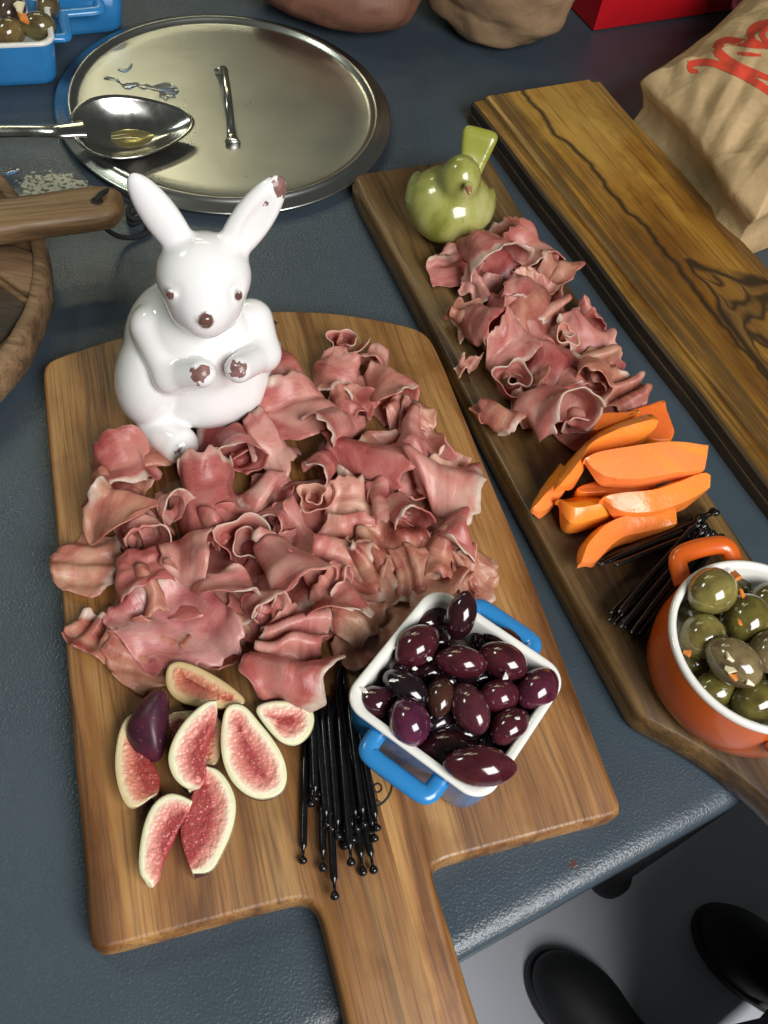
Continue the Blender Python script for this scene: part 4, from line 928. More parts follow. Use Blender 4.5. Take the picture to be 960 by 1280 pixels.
wedge_slice([(244, 382), (270, 356), (350, 350), (420, 342), (500, 310), (580, 280), (602, 296)], [(252, 392), (290, 420), (380, 432), (460, 416), (545, 385), (603, 350)], .054, .018, .004, .30, 'curved papaya slice on top at the right front', (1, 1.0, .9))
wedge_slice([(188, 250), (228, 222), (330, 204), (440, 186), (530, 190), (600, 200)], [(192, 262), (210, 286), (250, 306), (330, 320), (430, 312), (500, 292), (545, 297), (584, 292)], .063, .016, .002, .10, 'broad pinkish papaya slice on top of the pile', (1, 1.1, 1.35))

# ------------------------------------------------------------------ black picks
def pick_mesh(L=.105):
    pr = [(0, 0), (.0008, .0005), (.0012, .004), (.0019, .02), (.0021, .06), (.0021, L - .016), (.0022, L - .013), (.0018, L - .012), (.0009, L - .010), (.0008, L - .006), (.0010, L - .0052), (.0018, L - .0044), (.00245, L - .0028), (.00245, L - .0017), (.0018, L - .0005), (.0008, L), (0, L)]
    return lathe(pr, 10)
PV, PF = pick_mesh(); proto = None
def pick(ball, far, label, group):
    global proto
    if proto is None:
        proto = obj('cocktail_pick', PV, PF, M['pick']); o = proto
    else:
        o = proto.copy(); COL.objects.link(o)
    b, a_ = Vector(ball), Vector(far); d = (b - a_).normalized()
    o.rotation_mode = 'QUATERNION'; q = d.to_track_quat('Z', 'Y'); o.rotation_quaternion = q; ln = (b - a_).length; k_ = min(1.0, max(.6, ln / .105)); o.scale = (1, 1, k_); o.location = b - d * .105 * k_
    tag(o, label, 'cocktail pick', group)
random.seed(7)
b1p = [((68, 1025), (80, 380)), ((160, 1060), (150, 330)), ((215, 1190), (175, 420)), ((290, 1035), (230, 300)), ((345, 1080), (240, 280)), ((395, 1070), (255, 330)), ((398, 925), (285, 250)), ((410, 875), (300, 260)), ((330, 835), (250, 120)), ((318, 880), (225, 150)), ((275, 865), (215, 200)), ((232, 915), (180, 250)), ((105, 765), (130, 200)), ((140, 720), (248, 60)), ((200, 880), (150, 250)), ((350, 860), (265, 200)), ((260, 960), (200, 260)), ((300, 930), (210, 240)), ((180, 860), (120, 300)), ((125, 740), (110, 350)), ((240, 840), (235, 150)), ((380, 900), (275, 300))]
for i, (bl, fr) in enumerate(b1p):
    lay = (i % 4) * .0030
    bu, bv_ = 360 + bl[0] / 3.656, 800 + bl[1] / 3.656; fu, fv = 360 + fr[0] / 3.656, 800 + fr[1] / 3.656
    A2 = P(bu, bv_, ZB + .0028 + lay * .7); B2_ = P(fu, fv, ZB + .0020 + lay * .8)
    own = {0: 'leftmost black pick of the bundle beside the figs', 1: 'black pick with its ball between the leftmost and the lowest ball', 2: 'black pick reaching lowest, ball nearest the board handle', 3: 'black pick with ball left of the lowest right pair',
           4: 'black pick with the middle ball of three at lower right of bundle', 5: 'black pick with the rightmost ball of three at lower right of bundle', 6: 'black pick with ball just below the rightmost ball', 7: 'rightmost black pick, ball nearest the burnt round mark', 12: 'black pick with ball high at the left, closest to figs'}
    pick(A2, B2_, own.get(i, 'black ball tipped pick in the bundle between figs and blue dish'), 'black picks on the paddle board')
ends = [((640, 430), (280, 800)), ((620, 480), (320, 815)), ((640, 490), (350, 830)), ((600, 440), (265, 790)), ((600, 430), (330, 800)), ((620, 450), (380, 850)), ((630, 470), (300, 810)), ((545, 455), (225, 600)), ((540, 470), (240, 590)), ((550, 480), (260, 595)), ((610, 500), (360, 845)), ((640, 510), (390, 850)), ((580, 470), (270, 770)), ((560, 490), (290, 780)), ((615, 425), (300, 770)), ((530, 480), (230, 585)), ((600, 470), (400, 850)), ((645, 460), (340, 825)), ((590, 500), (310, 790)), ((570, 455), (235, 605)), ((630, 500), (375, 840)), ((605, 455), (285, 805))]
rj = np.random.RandomState(3)
ends = ends + [((e_[0][0] + rj.uniform(-35, 20), e_[0][1] + rj.uniform(-25, 30)), (e_[1][0] + rj.uniform(-10, 35), e_[1][1] + rj.uniform(-15, 20))) for e_ in ends if e_[1][0] > 250]
for i, (bl, fr) in enumerate(ends):
    lay = (i % 5) * .0030 + (.006 if i > 21 else 0)
    A2 = P(660 + bl[0] / 2.667, 480 + bl[1] / 2.667, ZP + .003 + lay * .8); B2_ = P(660 + fr[0] / 2.667, 480 + fr[1] / 2.667, ZP + .002 + lay)
    # shift along so that the thin tips end near the far point
    d = A2 - B2_; L_ = np.linalg.norm(d); A2 = B2_ + d / L_ * .105 if L_ > .08 else A2
    pick(A2, B2_, 'black pick in the bundle between papaya and orange pot', 'black picks on the plank')
A2 = P(607, 950, zr + .003); B2_ = P(600, 905, .050)
pick(P(612, 955, zr + .004) + (P(612, 955, zr + .004) - P(606, 900, .045)) * .02, P(606, 900, .045), 'single black pick stuck into the purple olives', None)

# ------------------------------------------------------------------ cured ham
GX0, GY0, GH = -.42, .0, .0015
HM = np.zeros((480, 560))   # height of what lies under the next slice
def hm_idx(x, y): return np.clip(((x - GX0) / GH).astype(int), 0, 479), np.clip(((y - GY0) / GH).astype(int), 0, 559)
def blur(A, n=3):
    for _ in range(n):
        A = (A + np.roll(A, 1, 0) + np.roll(A, -1, 0) + np.roll(A, 1, 1) + np.roll(A, -1, 1)) / 5
    return A
KINDS = {'crinkle': [20, -32, 30, -24, 34, -30, 16], 'flat': [6, 14, -8, -16, 8, -6], 'arch': [70, 52, 20, -15, -52, -75], 'fold': [-4, 4, 20, 100, 178, 186, 176], 'fold2': [-8, 0, 5, 8, 60, 165, 188], 'roll': [-10, 20, 95, 190, 285, 350, 380],
         'S': [15, 85, 40, -85, -60, 60, 30], 'wave': [55, -65, 75, -75, 68, -55, 30], 'tube': [95, 70, 25, -30, -90, -150, -205], 'loop': [150, 95, 40, -10, -60, -120, -190], 'cone': [80, 60, 20, -20, -60, -85]}
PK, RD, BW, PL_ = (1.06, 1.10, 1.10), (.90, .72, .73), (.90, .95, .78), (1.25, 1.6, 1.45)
def ham(u0, v0, kind, L, W, ang, tilt, tint, label, base, group, cone=.25, rot=0.0):
    sd = int(u0 * 13 + v0 * 7) % 9973; rng = np.random.RandomState(sd)
    V_f = 1; nu, nv = 52, 18
    U_g, V_g = np.meshgrid(np.linspace(0, 1, nu), np.linspace(-1, 1, nv), indexing='ij')
    if kind == 'rose':
        turns = 1.7; th = 2 * math.pi * turns * U_g + rng.rand() * 6
        zz = (V_g + 1) / 2 * W
        r = (L / (2 * math.pi * turns)) * (.35 + 1.0 * U_g) * (.75 + .55 * (zz / W))
        ruf = 1 + (.16 * np.sin(7 * th * .5 + rng.rand() * 6) + .10 * np.sin(13 * th * .37 + 2)) * (zz / W) ** 1.5
        X, Y, Z = r * ruf * np.cos(th), r * ruf * np.sin(th), zz * (.75 + .25 * vnoise(np.stack([U_g * 6, V_g * 0, V_g * 0 + sd], -1), sd))
        X = X - X.mean(); Y = Y - Y.mean()
    else:
        nd = np.array(KINDS[kind], float) + rng.uniform(-14, 14, len(KINDS[kind]))
        us = U_g + .10 * V_g * rng.choice([-1, 1]) + .05 * vnoise(np.stack([U_g * 2, V_g * 1.5, U_g * 0 + sd], -1), sd)
        tt_ = np.clip(us, 0, 1) * (len(nd) - 1)
        # smooth interpolation of the bend angles along the slice
        i0 = np.clip(tt_.astype(int), 0, len(nd) - 2); fr = tt_ - i0; fr = fr * fr * (3 - 2 * fr)
        th = np.radians(nd[i0] * (1 - fr) + nd[i0 + 1] * fr) * (1 + cone * V_g)
        th = th + .55 * vnoise(np.stack([U_g * 4, V_g * .9, U_g * 0 + 7.3], -1), sd + 9) + .35 * vnoise(np.stack([U_g * 7, V_g * 1.2, U_g * 0 + 3.3], -1), sd)
        ds = L / (nu - 1)
        X = np.cumsum(np.cos(th) * ds, 0); Z = np.cumsum(np.sin(th) * ds, 0)
        X = X - X.mean(0, keepdims=True) * .8 - X.mean() * .2; Z = Z - Z.min(0, keepdims=True)
        wd_ = W / 2 * (1 + .16 * vnoise(np.stack([U_g[:, :1] * 4, U_g[:, :1] * 0, U_g[:, :1] * 0 + sd], -1), sd + 1)) * np.clip(np.sin(math.pi * (.10 + .80 * U_g[:, :1])) ** .45, .5, 1)
        Y = V_g * wd_ + .12 * W * vnoise(np.stack([U_g[:, :1] * 2.5, U_g[:, :1] * 0 + 9, U_g[:, :1] * 0 + sd], -1), sd + 2)
        Y = Y + .05 * W * vnoise(np.stack([U_g * 14, V_g * 3, U_g * 0 + sd], -1), sd + 5) * np.abs(V_g)
        # ruffled edges
        Z = Z + (.0026 * vnoise(np.stack([U_g * 7, V_g * 1.2, U_g * 0 + sd], -1), sd + 3) + .0006 * vnoise(np.stack([U_g * 22, V_g * 4, U_g * 0], -1), sd + 4)) * (.15 + np.abs(V_g) ** 2)
    if kind in ('loop', 'tube', 'roll') and tilt >= .15: tilt = -.5; V_f = -1
    else: V_f = rng.choice([-1, 1]) if abs(tilt) < .3 else 1
    # tilt about the slice's own long axis, then turn
    c_, s_ = math.cos(tilt), math.sin(tilt); Y, Z = Y * c_ - Z * s_, Y * s_ + Z * c_
    c0 = P(u0, v0, base + .012); d = P(u0 + 15 * math.cos(math.radians(ang)), v0 - 15 * math.sin(math.radians(ang)), base + .012) - c0
    yaw = math.atan2(d[1], d[0]); X, Y = X * math.cos(yaw) - Y * math.sin(yaw), X * math.sin(yaw) + Y * math.cos(yaw)
    Z = Z - Z.min()
    cx, cy = c0[0] - (X.max() + X.min()) / 2, c0[1] - (Y.max() + Y.min()) / 2
    X = X + cx; Y = Y + cy
    ix, iy = hm_idx(X, Y); hb = blur(HM, 5)
    hh = hb[ix, iy]; low = np.clip(1 - Z / .02, .25, 1)
    Z = Z * (.92) + hh * low + (hh.max() * .25) * (1 - low) + base + .0010
    # update heap
    np.maximum.at(HM, (ix, iy), np.minimum((Z - base) * .62, .020))
    S = np.stack([X, Y, Z], -1)
    du = np.gradient(S, axis=0); dv_ = np.gradient(S, axis=1); N = np.cross(du, dv_); N /= np.linalg.norm(N, axis=-1, keepdims=True) + 1e-12
    th_ = .00042
    top = (S + N * th_).reshape(-1, 3); bot = (S - N * th_).reshape(-1, 3); n = nu * nv
    top[:, 2] = np.maximum(top[:, 2], base + .0004); bot[:, 2] = np.maximum(bot[:, 2], base + .0003)
    ii, jj = np.meshgrid(np.arange(nu - 1), np.arange(nv - 1), indexing='ij'); a = (ii * nv + jj).ravel()
    q1 = np.stack([a, a + nv, a + nv + 1, a + 1], 1); q2 = q1[:, ::-1] + n
    bd_ = [i * nv for i in range(nu)] + [(nu - 1) * nv + j for j in range(1, nv)] + [i * nv + nv - 1 for i in range(nu - 2, -1, -1)] + [j for j in range(nv - 2, 0, -1)]
    rimf = [(bd_[k], bd_[k] + n, bd_[(k + 1) % len(bd_)] + n, bd_[(k + 1) % len(bd_)]) for k in range(len(bd_))]
    ce = S.reshape(-1, 3).mean(0); ce[2] = base
    at = {'u': np.tile((U_g * L / .075).ravel(), 2), 'v': np.tile(((V_g * V_f + 1) / 2).ravel(), 2)}
    o = obj('ham_slice', np.concatenate([top, bot]) - ce, [tuple(x) for x in q1] + [tuple(x) for x in q2] + rimf, M['ham'], attrs=at)
    o.location = tuple(ce); o.color = (*tint, 1); tag(o, label, 'ham slice', group); return o
GA = 'slices of cured ham on the paddle board'
HA = [
 # lower layer first
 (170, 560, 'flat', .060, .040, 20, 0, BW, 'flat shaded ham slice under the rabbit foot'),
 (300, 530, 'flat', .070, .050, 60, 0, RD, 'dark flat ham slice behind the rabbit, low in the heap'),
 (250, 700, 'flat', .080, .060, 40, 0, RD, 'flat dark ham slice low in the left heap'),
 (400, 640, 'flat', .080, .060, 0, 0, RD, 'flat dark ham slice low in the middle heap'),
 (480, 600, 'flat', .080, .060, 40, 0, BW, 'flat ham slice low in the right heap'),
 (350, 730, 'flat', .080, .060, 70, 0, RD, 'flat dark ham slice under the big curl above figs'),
 (105, 697, 'crinkle', .050, .038, 70, 0, BW, 'thin brownish ham scrap at the left edge of board'),
 (122, 790, 'wave', .058, .026, -15, 0, BW, 'wavy narrow ham strip at the lower left edge'),
 (178, 815, 'crinkle', .046, .040, 60, 0, BW, 'ham slice with broad white fat end above the figs'),
 (270, 795, 'flat', .040, .034, 70, .1, BW, 'thin translucent ham flap right of large square slice'),
 (500, 735, 'crinkle', .090, .060, 25, 0, BW, 'large flat brown ham slice behind the blue dish'),
 (570, 715, 'crinkle', .055, .050, 60, 0, BW, 'brown ham slice at the right of blue dish handle'),
 (470, 790, 'crinkle', .060, .035, 30, 0, BW, 'brown ham slice with fat edge touching the blue dish'),
 (540, 675, 'fold2', .075, .040, 10, 0, RD, 'dark ham tip pointing right below the striped roll'),
 # upper layer
 (155, 588, 'arch', .062, .036, 20, .1, RD, 'ham slice with long white edge at left of rabbit foot'),
 (145, 622, 'S', .066, .030, 25, .1, BW, 'brown folded ham slice just below the white edged one'),
 (150, 655, 'fold', .070, .040, 60, .1, BW, 'tan ham slice draped at the left, fat corner down'),
 (185, 668, 'tube', .060, .030, 20, .15, PK, 'small pink ham curl left of the tall cloak fold'),
 (258, 628, 'cone', .058, .060, 0, .35, RD, 'tall cloak shaped ham fold under the rabbit foot'),
 (302, 568, 'loop', .070, .036, 10, .25, RD, 'dark red ham roll with an open round end by rabbit'),
 (338, 560, 'arch', .045, .045, 20, .2, PK, 'pink ham flap standing behind the dark red roll'),
 (335, 618, 'S', .070, .034, -20, .1, PK, 'frilly ham slice in front of the dark red roll'),
 (180, 722, 'loop', .065, .032, 10, .1, RD, 'dark ham loop above the large square slice'),
 (234, 700, 'tube', .080, .034, 90, 0, PK, 'ham slice folded over like a strap, white bands across'),
 (304, 682, 'rose', .120, .024, 0, .25, PK, 'big round ham curl right of the strap shaped slice'),
 (222, 775, 'flat', .062, .066, 35, .08, (1.02, 1.0, 1.1), 'large square flat ham slice with fine white veins'),
 (286, 745, 'fold', .070, .034, 20, .1, PK, 'triangular ham point folded towards the left'),
 (365, 728, 'loop', .095, .044, 15, .2, PK, 'large ham curl with white rim above the black picks'),
 (348, 472, 'arch', .062, .050, 15, .1, (1.0, 1.0, .95), 'broad rounded ham slice beside the rabbit paw'),
 (420, 472, 'arch', .052, .036, -25, .1, (.98, .92, .9), 'smooth ham slice between rabbit side slice and top curl'),
 (432, 435, 'rose', .100, .022, 0, .2, PK, 'topmost ham curl at the far end of heap'),
 (372, 525, 'arch', .085, .044, 10, .1, (1.0, .9, .9), 'long smooth ham slice crossing behind the middle'),
 (482, 492, 'fold', .080, .046, 50, .1, (1.02, 1.0, .95), 'ham slice folded back at the upper right'),
 (415, 545, 'tube', .062, .048, -40, .2, PK, 'slanting ham fold with pale edge in upper middle'),
 (455, 580, 'loop', .075, .058, 70, 0, RD, 'deep red ham roll lying slantwise in upper middle'),
 (512, 520, 'wave', .060, .026, -20, .1, PL_, 'ragged white fat edged ham piece at upper right'),
 (525, 553, 'S', .075, .040, -15, .1, PK, 'curled ham slice at the right edge of heap'),
 (393, 628, 'rose', .085, .020, 0, .25, PL_, 'small pale ham rosette in the middle of heap'),
 (440, 628, 'arch', .044, .036, 0, .1, PL_, 'pale ham flap right of the small rosette'),
 (482, 633, 'tube', .050, .032, 10, .1, PK, 'small ham roll between pale flap and striped roll'),
 (545, 622, 'tube', .085, .056, 65, .1, PK, 'wide ham roll striped with white fat at right edge'),
 (378, 675, 'fold', .065, .042, 30, .1, RD, 'ham slice folded below the small rosette'),
 (430, 685, 'S', .075, .036, 80, .1, (1, .95, .9), 'upright S shaped ham fold in the centre right'),
 (487, 690, 'wave', .080, .050, 15, 0, BW, 'thin crinkled brown ham slice right of centre'),
 (425, 762, 'fold', .068, .036, 30, .1, (1, 1, .95), 'ham fold just left of the blue dish'),
 (215, 640, 'loop', .050, .026, 30, .25, PK, 'small ham curl just left of the cloak shaped fold'),
 (275, 660, 'S', .055, .030, 50, .1, RD, 'dark ham fold between cloak shaped fold and round curl'),
 (335, 650, 'tube', .048, .026, -30, .2, PK, 'little ham curl above the big round curl'),
 (350, 690, 'S', .060, .032, 60, .1, PK, 'ham ruffle at the right side of big round curl'),
 (398, 590, 'loop', .050, .028, -40, .25, PK, 'small ham curl left of the deep red roll'),
 (440, 510, 'S', .058, .030, 20, .1, (1, .95, .9), 'folded ham slice below the smooth upper slices'),
 (462, 450, 'loop', .045, .024, -30, .25, PK, 'small ham loop right of the topmost curl'),
 (560, 585, 'S', .050, .026, 50, .1, PL_, 'pale frilly ham edge above the striped roll'),
 (510, 650, 'loop', .056, .030, 20, .25, RD, 'dark small ham curl left of striped roll'),
 (200, 745, 'S', .050, .028, 30, .1, BW, 'tan ham fold above the square flat slice'),
 (330, 770, 'loop', .052, .028, 40, .25, PK, 'small ham curl left of the rippled hanging slice'),
 (405, 735, 'tube', .052, .028, 70, .2, PK, 'ham curl between the large curl and blue dish'),
 (462, 715, 'S', .050, .034, 30, .1, BW, 'brown ham ruffle behind the dish, left of its far corner'),
 (512, 722, 'wave', .055, .034, 20, .1, BW, 'thin wrinkled brown ham just above the far dish corner'),
 (556, 700, 'S', .055, .034, -20, .1, BW, 'brown ham fold between striped roll and dish handle'),
 (590, 722, 'wave', .040, .030, 40, .1, BW, 'last brown ham scrap at the right, by the far dish handle'),
 (446, 775, 'S', .048, .030, 60, .1, BW, 'tan ham ruffle tucked against the left corner of dish'),
 (366, 800, 'wave', .090, .040, 80, .1, PK, 'rippled ham slice hanging down towards the picks'),
 (362, 850, 'tube', .075, .048, 75, .1, RD, 'lowest red ham fold lying over the fig'),
]
random.seed(1)
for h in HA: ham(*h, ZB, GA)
GP = 'slices of cured ham on the plank'
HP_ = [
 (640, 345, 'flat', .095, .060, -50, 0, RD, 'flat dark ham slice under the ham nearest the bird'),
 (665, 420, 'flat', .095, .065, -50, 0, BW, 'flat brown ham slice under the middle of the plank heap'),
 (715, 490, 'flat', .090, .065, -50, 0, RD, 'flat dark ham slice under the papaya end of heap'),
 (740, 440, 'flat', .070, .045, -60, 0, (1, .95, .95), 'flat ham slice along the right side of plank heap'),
 (570, 330, 'fold2', .058, .036, 20, .1, PK, 'pink ham flap nearest the green bird'),
 (640, 297, 'arch', .050, .040, 20, .1, BW, 'ham slice with pale rim behind the bird'),
 (612, 335, 'loop', .085, .052, 10, .35, PK, 'tall open ham fold with a dark hollow beside the bird'),
 (662, 325, 'arch', .060, .046, 40, .15, (1, .92, .9), 'smooth ham slice with a wavy white vein near bird'),
 (696, 348, 'tube', .060, .036, 80, .1, BW, 'tan ham roll at the right edge, farthest along plank'),
 (578, 395, 'S', .050, .024, 60, .1, BW, 'small brown ham scrap at the left edge of plank heap'),
 (657, 385, 'arch', .065, .040, 70, .2, PK, 'ham slice outlined by a curly white fat line'),
 (610, 418, 'loop', .080, .042, 25, .15, PK, 'curled ham slice with round opening at left of plank'),
 (736, 395, 'fold', .052, .030, 30, .1, (1, .85, .85), 'two small ham folds at the right edge of plank'),
 (665, 432, 'wave', .075, .036, 40, .2, PK, 'frilled ham slice in the centre of plank heap'),
 (708, 425, 'rose', .075, .022, 0, .2, PL_, 'whitish ruffled ham curl at the centre right of plank'),
 (600, 360, 'S', .052, .030, 40, .1, PK, 'ham fold at the left edge below the hollow fold by bird'),
 (630, 390, 'loop', .050, .028, 20, .25, RD, 'small dark ham curl between hollow fold and white outlined slice'),
 (690, 395, 'S', .055, .032, -30, .1, (1, .95, .9), 'soft ham fold right of the white outlined slice'),
 (640, 440, 'arch', .060, .036, 30, .15, PK, 'rounded ham slice just above the large rosette'),
 (620, 520, 'tube', .055, .034, 50, .1, BW, 'tan ham fold at the left edge below the large rosette'),
 (670, 510, 'S', .058, .032, 20, .15, PK, 'ham ruffle between large rosette and lowest fold'),
 (720, 525, 'loop', .055, .030, -10, .25, PK, 'ham curl right above the long papaya slice'),
 (745, 455, 'S', .055, .030, -40, .1, BW, 'tan ham ruffle along the right edge of plank heap'),
 (670, 360, 'wave', .055, .030, 20, .1, PL_, 'pale frilly ham between the two smooth slices near bird'),
 (645, 485, 'rose', .130, .026, 0, .25, (1, 1, .95), 'large ham rosette at the left of plank heap'),
 (702, 478, 'fold', .062, .034, 60, .2, PK, 'pink ham fold right of the large rosette'),
 (738, 480, 'loop', .065, .036, -20, .2, BW, 'tan ham loop between rosette and right edge'),
 (772, 492, 'wave', .065, .040, -40, .1, BW, 'crumpled brownish ham slice beside the papaya'),
 (688, 535, 'loop', .090, .052, 35, .25, PK, 'lowest pink ham fold on plank, next to papaya'),
 (586, 452, 'S', .034, .012, 30, .1, PL_, 'small white fat strip curling at the left of plank'),
]
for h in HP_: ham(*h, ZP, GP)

# ------------------------------------------------------------------ bags and box at the back
def crumple(p, seed, n=7, f=2.0):
    rr_ = np.random.RandomState(seed); z_ = 0
    for i in range(n):
        d_ = rr_.randn(p.shape[-1]); d_ /= np.linalg.norm(d_); q_ = p @ d_ * f * (1 + .5 * rr_.rand()) + rr_.rand() + .25 * vnoise(np.concatenate([p, np.zeros(p.shape[:-1] + (1,))], -1)[..., :3] * 2.0, seed + i)
        z_ = z_ + np.abs((q_ % 1) - .5) * (1.3 if i < 3 else .7)
        f *= 1.22
    return z_ / n * 2 - .5
def blob(name, cpx, zc, r, mat, label, cat, seed, yaw=0, am=.10):
    c = P(*cpx, zc); n, m = 120, 70; rows = []
    for j in range(m + 1):
        a = math.pi * j / m - math.pi / 2; b = np.arange(n) * 2 * math.pi / n
        x = np.stack([math.cos(a) * np.cos(b), math.cos(a) * np.sin(b), np.full(n, math.sin(a))], 1)
        x = np.sign(x) * np.abs(x) ** .85
        fold = 1 + am * 1.5 * (1.2 * crumple(x * np.array([.8, 1.3, 1.0]), seed, 5, .42) + .55 * crumple(x * np.array([1.0, 1.2, .7]), seed + 3, 6, .75))
        x = x * fold[:, None] * np.array(r); rows.append(np.stack([x[:, 0] * math.cos(yaw) - x[:, 1] * math.sin(yaw), x[:, 0] * math.sin(yaw) + x[:, 1] * math.cos(yaw), np.maximum(x[:, 2], -zc + .001)], 1))
    o = obj(name, np.concatenate(rows), loftgrid(rows), mat); o.location = tuple(c); tag(o, label, cat); return o
bl = P(418, 26, 0); bl2 = P(630, 46, 0)
blob('wrapped_loaf', (420, -38), .045, (.092, .070, .045), M['wrap'], 'reddish brown wrapped loaf at the top behind the lid', 'wrapped loaf', 3, -.05)
blob('paper_bag', (632, -38), .055, (.082, .085, .055), M['paper2'], 'crumpled brown paper bag at the top centre', 'paper bag', 9, .1, .16)
blob('plastic_packet', (985, 6), .06, (.055, .05, .055), M['film'], 'mauve shiny packet peeping out behind the lettered bag', 'packet', 21, 0, .2)
k0 = P(741, 40, 0); k1 = P(940, 10, 0); kx = (k1 - k0)[:2]; kx /= np.linalg.norm(kx); ky = np.array([-kx[1], kx[0]])
rbx = empty('red_box', (k0[0], k0[1], 0), 'plain red cardboard box at the top right', 'box'); rbx.rotation_euler = (0, 0, math.atan2(kx[1], kx[0]))
v, f = boxmesh((0, 0, .0005), (.30, .20, .085), .0015); obj('carton', v, f, M['redbox'], rbx, smooth=False)
v, f = boxmesh((-.002, -.002, .070), (.302, .202, .0875), .0015); obj('lid', v, f, M['redbox'], rbx, smooth=False)

# large lettered paper bag: puffed sheet with gusset side
zt = .085
crn = [np.array(P(800, 102, .060)), np.array(P(945, 283, .055)), np.array(P(1180, 190, .07)), np.array(P(955, -30, .07))]
nu = nv = 120; S = np.zeros((nu, nv, 3))
a, b = np.meshgrid(np.linspace(0, 1, nu), np.linspace(0, 1, nv), indexing='ij')
for k in range(3): S[..., k] = crn[0][k] * (1 - a) * (1 - b) + crn[1][k] * a * (1 - b) + crn[2][k] * a * b + crn[3][k] * (1 - a) * b
edge = np.minimum(np.minimum(a, 1 - a), np.minimum(b, 1 - b))
S[..., 2] += .055 * np.clip(edge * 3.2, 0, 1) ** .7 * (.75 + .25 * vnoise(np.stack([a * 3, b * 3, a * 0], -1), 5))
cr = crumple(np.stack([a, b, a * b * .3], -1), 12, 8, 2.0); S[..., 2] += .030 * cr * np.clip(edge * 10, .3, 1)
inw = (S.mean((0, 1)) - S) * (np.clip(.12 - edge, 0, .12)[..., None]) * np.abs(np.sin(a * 4 + b * 3))[..., None] * .7; S[..., :2] += inw[..., :2]
bag = empty('lettered_paper_bag', tuple(P(900, 250, 0)), 'large crumpled brown paper bag with red lettering at the right', 'paper bag'); off = np.array(bag.location)
topv = S.reshape(-1, 3); ii, jj = np.meshgrid(np.arange(nu - 1), np.arange(nv - 1), indexing='ij'); q0 = (ii * nv + jj).ravel(); fc = [tuple(x) for x in np.stack([q0, q0 + nv, q0 + nv + 1, q0 + 1], 1)]
bd_ = [i * nv for i in range(nu)] + [(nu - 1) * nv + j for j in range(1, nv)] + [i * nv + nv - 1 for i in range(nu - 2, -1, -1)] + [j for j in range(nv - 2, 0, -1)]
ctr = topv.mean(0); rows = [topv[bd_]]
for h_, sh in ((.8, .05), (.6, .085), (.4, .06), (.2, .03), (0.01, .03)):
    r_ = topv[bd_].copy(); r_[:, 2] *= h_; r_[:, :2] += (ctr - r_)[:, :2] * sh; r_[:, :2] += (.005 * vnoise(np.c_[r_[:, :2] * 22, np.full(len(r_), h_ * 3)], 8) * (1 - abs(h_ - .5)))[:, None]; rows.append(r_)
allv = np.concatenate([topv] + rows[1:]); nb = len(bd_); idx_rows = [bd_] + [list(range(len(topv) + k * nb, len(topv) + (k + 1) * nb)) for k in range(5)]
for k in range(5):
    for i in range(nb): fc.append((idx_rows[k][i], idx_rows[k][(i + 1) % nb], idx_rows[k + 1][(i + 1) % nb], idx_rows[k + 1][i]))
fix_normals(obj('bag_body', allv - off, fc, M['paper'], bag))
bvh = BVHTree.FromPolygons([Vector(x) for x in topv], [tuple(x) for x in np.stack([q0, q0 + nv, q0 + nv + 1, q0 + 1], 1)])
def hit(u, v_):
    d = Vector(ray(u, v_)).normalized(); h = bvh.ray_cast(Vector(C_), d)
    return np.array(h[0]) if h[0] is not None else None
def stroke(px, w0, w1):
    px = smooth_poly(np.array([(780 + x / 4.267, y / 4.267) for x, y in px], float), 2, False); px = resample(px, 40); wd_ = np.interp(np.linspace(0, 1, 40), [0, .5, 1], [w0, w1, w0]) / 4.267 / 1.5
    tn = np.gradient(px, axis=0); tn /= np.linalg.norm(tn, axis=1, keepdims=True); nn = np.stack([-tn[:, 1], tn[:, 0]], 1); V_ = []; F2 = []
    for i in range(40):
        row = [hit(*(px[i] + nn[i] * wd_[i] * s)) for s in (-1, -.33, .33, 1)]
        if any(r_ is None for r_ in row): break
        V_ += [r_ + np.array([0, -.0003, .0007]) for r_ in row]
    for i in range(len(V_) // 4 - 1):
        for j in range(3): a_ = i * 4 + j; F2.append((a_, a_ + 1, a_ + 5, a_ + 4))
    return np.array(V_), F2
st = [stroke(s, a_, b_) for s, a_, b_ in (([(342, 348), (400, 332), (470, 335), (560, 368), (660, 415), (768, 485), (860, 560)], 26, 34), ([(345, 345), (352, 375), (375, 385), (392, 376)], 16, 22), ([(770, 248), (700, 246), (600, 222), (530, 218), (480, 262), (540, 318), (620, 362), (700, 392), (780, 425)], 22, 38), ([(850, 110), (760, 122), (690, 150), (668, 190), (690, 230), (770, 252)], 20, 36), ([(860, 130), (760, 145), (732, 175), (745, 215), (800, 245)], 14, 26), ([(605, 285), (660, 292), (730, 298)], 10, 16))]
st = [x for x in st if len(x[0])]
if st: tag(obj('lettering', *merge([(a_ - off, b_) for a_, b_ in st]), M['redprint'], bag))

# ------------------------------------------------------------------ person standing at the table edge
S1, S2 = P(700, 1235, FZ), P(905, 1175, FZ)
heel = P(840, 1370, FZ); sdir = S1 - heel; sdir[2] = 0; sdir /= np.linalg.norm(sdir); sside = np.array([-sdir[1], sdir[0], 0])
def shoe_sdf(X, Y, Z):
    d = sd_ell((205, 0, 26), (78, 50, 40))(X, Y, Z); d = smin(d, sd_ell((80, 0, 34), (85, 38, 42))(X, Y, Z), 30); d = smin(d, sd_ell((40, 0, 70), (45, 36, 50))(X, Y, Z), 30)
    return np.maximum(d, -Z + 8)
def sole_sdf(X, Y, Z):
    d = np.minimum(sd_ell((205, 0, 8), (84, 54, 300))(X, Y, Z), smin(sd_ell((80, 0, 8), (90, 40, 300))(X, Y, Z), sd_ell((205, 0, 8), (84, 54, 300))(X, Y, Z), 40))
    return smax(d, np.abs(Z - 9) - 8.5, 4)
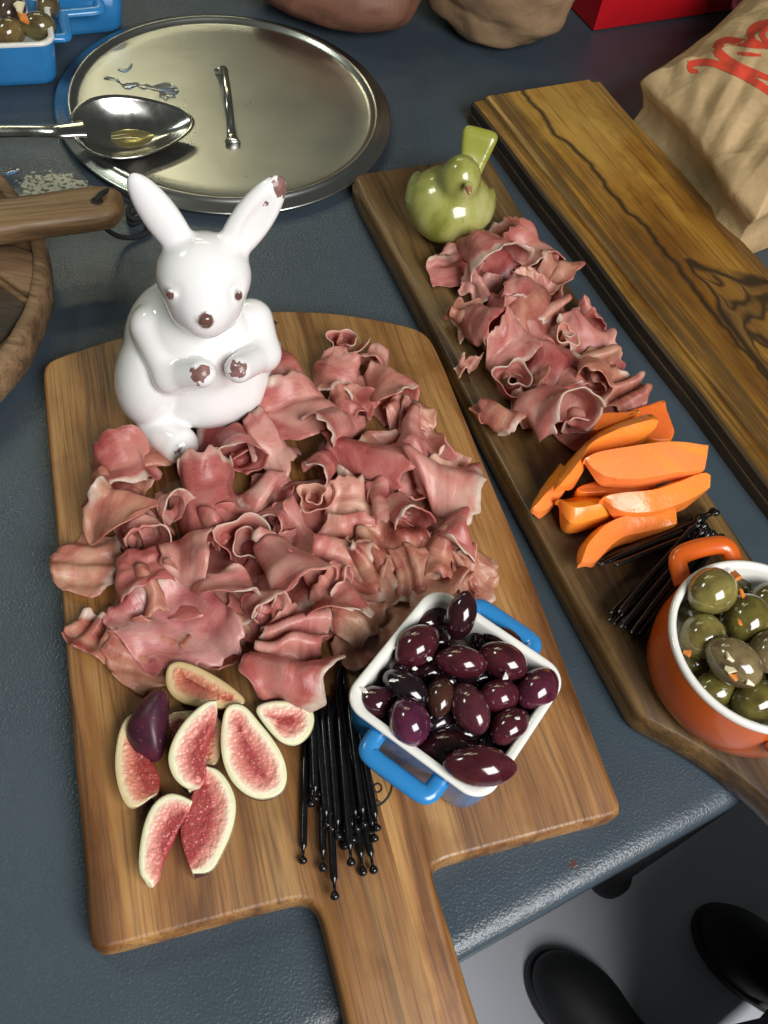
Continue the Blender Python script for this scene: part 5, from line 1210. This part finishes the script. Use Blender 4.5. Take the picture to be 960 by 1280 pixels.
pers = empty('person', (heel[0], heel[1], FZ), 'person in black shoes and dark trousers standing by the table edge', 'person')
sv, sf = surf_net(shoe_sdf, (-25, -70, -4), (300, 70, 135), 5); lv, lf = surf_net(sole_sdf, (-30, -75, -4), (310, 75, 30), 5)
toW = lambda V_, org: np.array([org + (sdir * a_[0] + sside * a_[1] + np.array([0, 0, 1]) * a_[2]) / 1000 for a_ in V_])
orgs = []
for s_ in (S1, S2):
    org = s_ - sdir * .235; org[2] = FZ; orgs.append(org)
    a_ = fix_normals(obj('shoe', toW(sv, org) - np.array(pers.location), sf, M['shoe'], pers)); b_ = fix_normals(obj('sole', toW(lv, org) - np.array(pers.location), lf, M['sole'], a_))
hipc = (orgs[0] + orgs[1]) / 2 - sdir * .02
def legs_sdf(X, Y, Z):
    o_ = None
    for org in orgs:
        an = (org + sdir * .05 - hipc) * 1000; side = np.sign(an @ sside); hp_ = sside * side * 95
        kn_ = (an * .6 + hp_ * .4) * np.array([1, 1, 0]) + np.array([0, 0, 480]) + sdir * 40
        d = smin(sd_cap((an[0], an[1], 75), kn_, 62, 72)(X, Y, Z), sd_cap(kn_, (hp_[0], hp_[1], 860), 72, 92)(X, Y, Z), 25)
        o_ = d if o_ is None else smin(o_, d, 25)
    o_ = smin(o_, sd_ell((0, 0, 930), (175, 150, 150))(X, Y, Z), 40)
    return np.maximum(o_, Z - 1000)
hipm = np.array([hipc[0], hipc[1], FZ])
tv, tf = surf_net(legs_sdf, (-420, -420, 0), (420, 420, 1040), 18)
fix_normals(obj('trousers', tv / 1000 + hipm - np.array(pers.location), tf, M['trouser'], pers))
rows = []
for z_ in np.linspace(.035, 1.02, 12):
    an_ = np.linspace(-1.9, 1.9, 40); rr = (.20 + .02 * np.sin(an_ * 7 + z_ * 3)) * (1.06 - .1 * z_)
    rows.append(np.array([hipm + sdir * (r_ * math.cos(q_) * .55 + .0) + sside * r_ * 1.5 * math.sin(q_) + np.array([0, 0, z_]) for r_, q_ in zip(rr, an_)]) - np.array(pers.location))
o = obj('shade_apron', np.concatenate(rows), loftgrid(rows, False), M['trouser'], pers); md = o.modifiers.new('t', 'SOLIDIFY'); md.thickness = .004  # dark cloth added around the legs, widened to block light from the floor
print('TRIS', sum(len(p_.vertices) - 2 for m_ in bpy.data.meshes for p_ in m_.polygons))
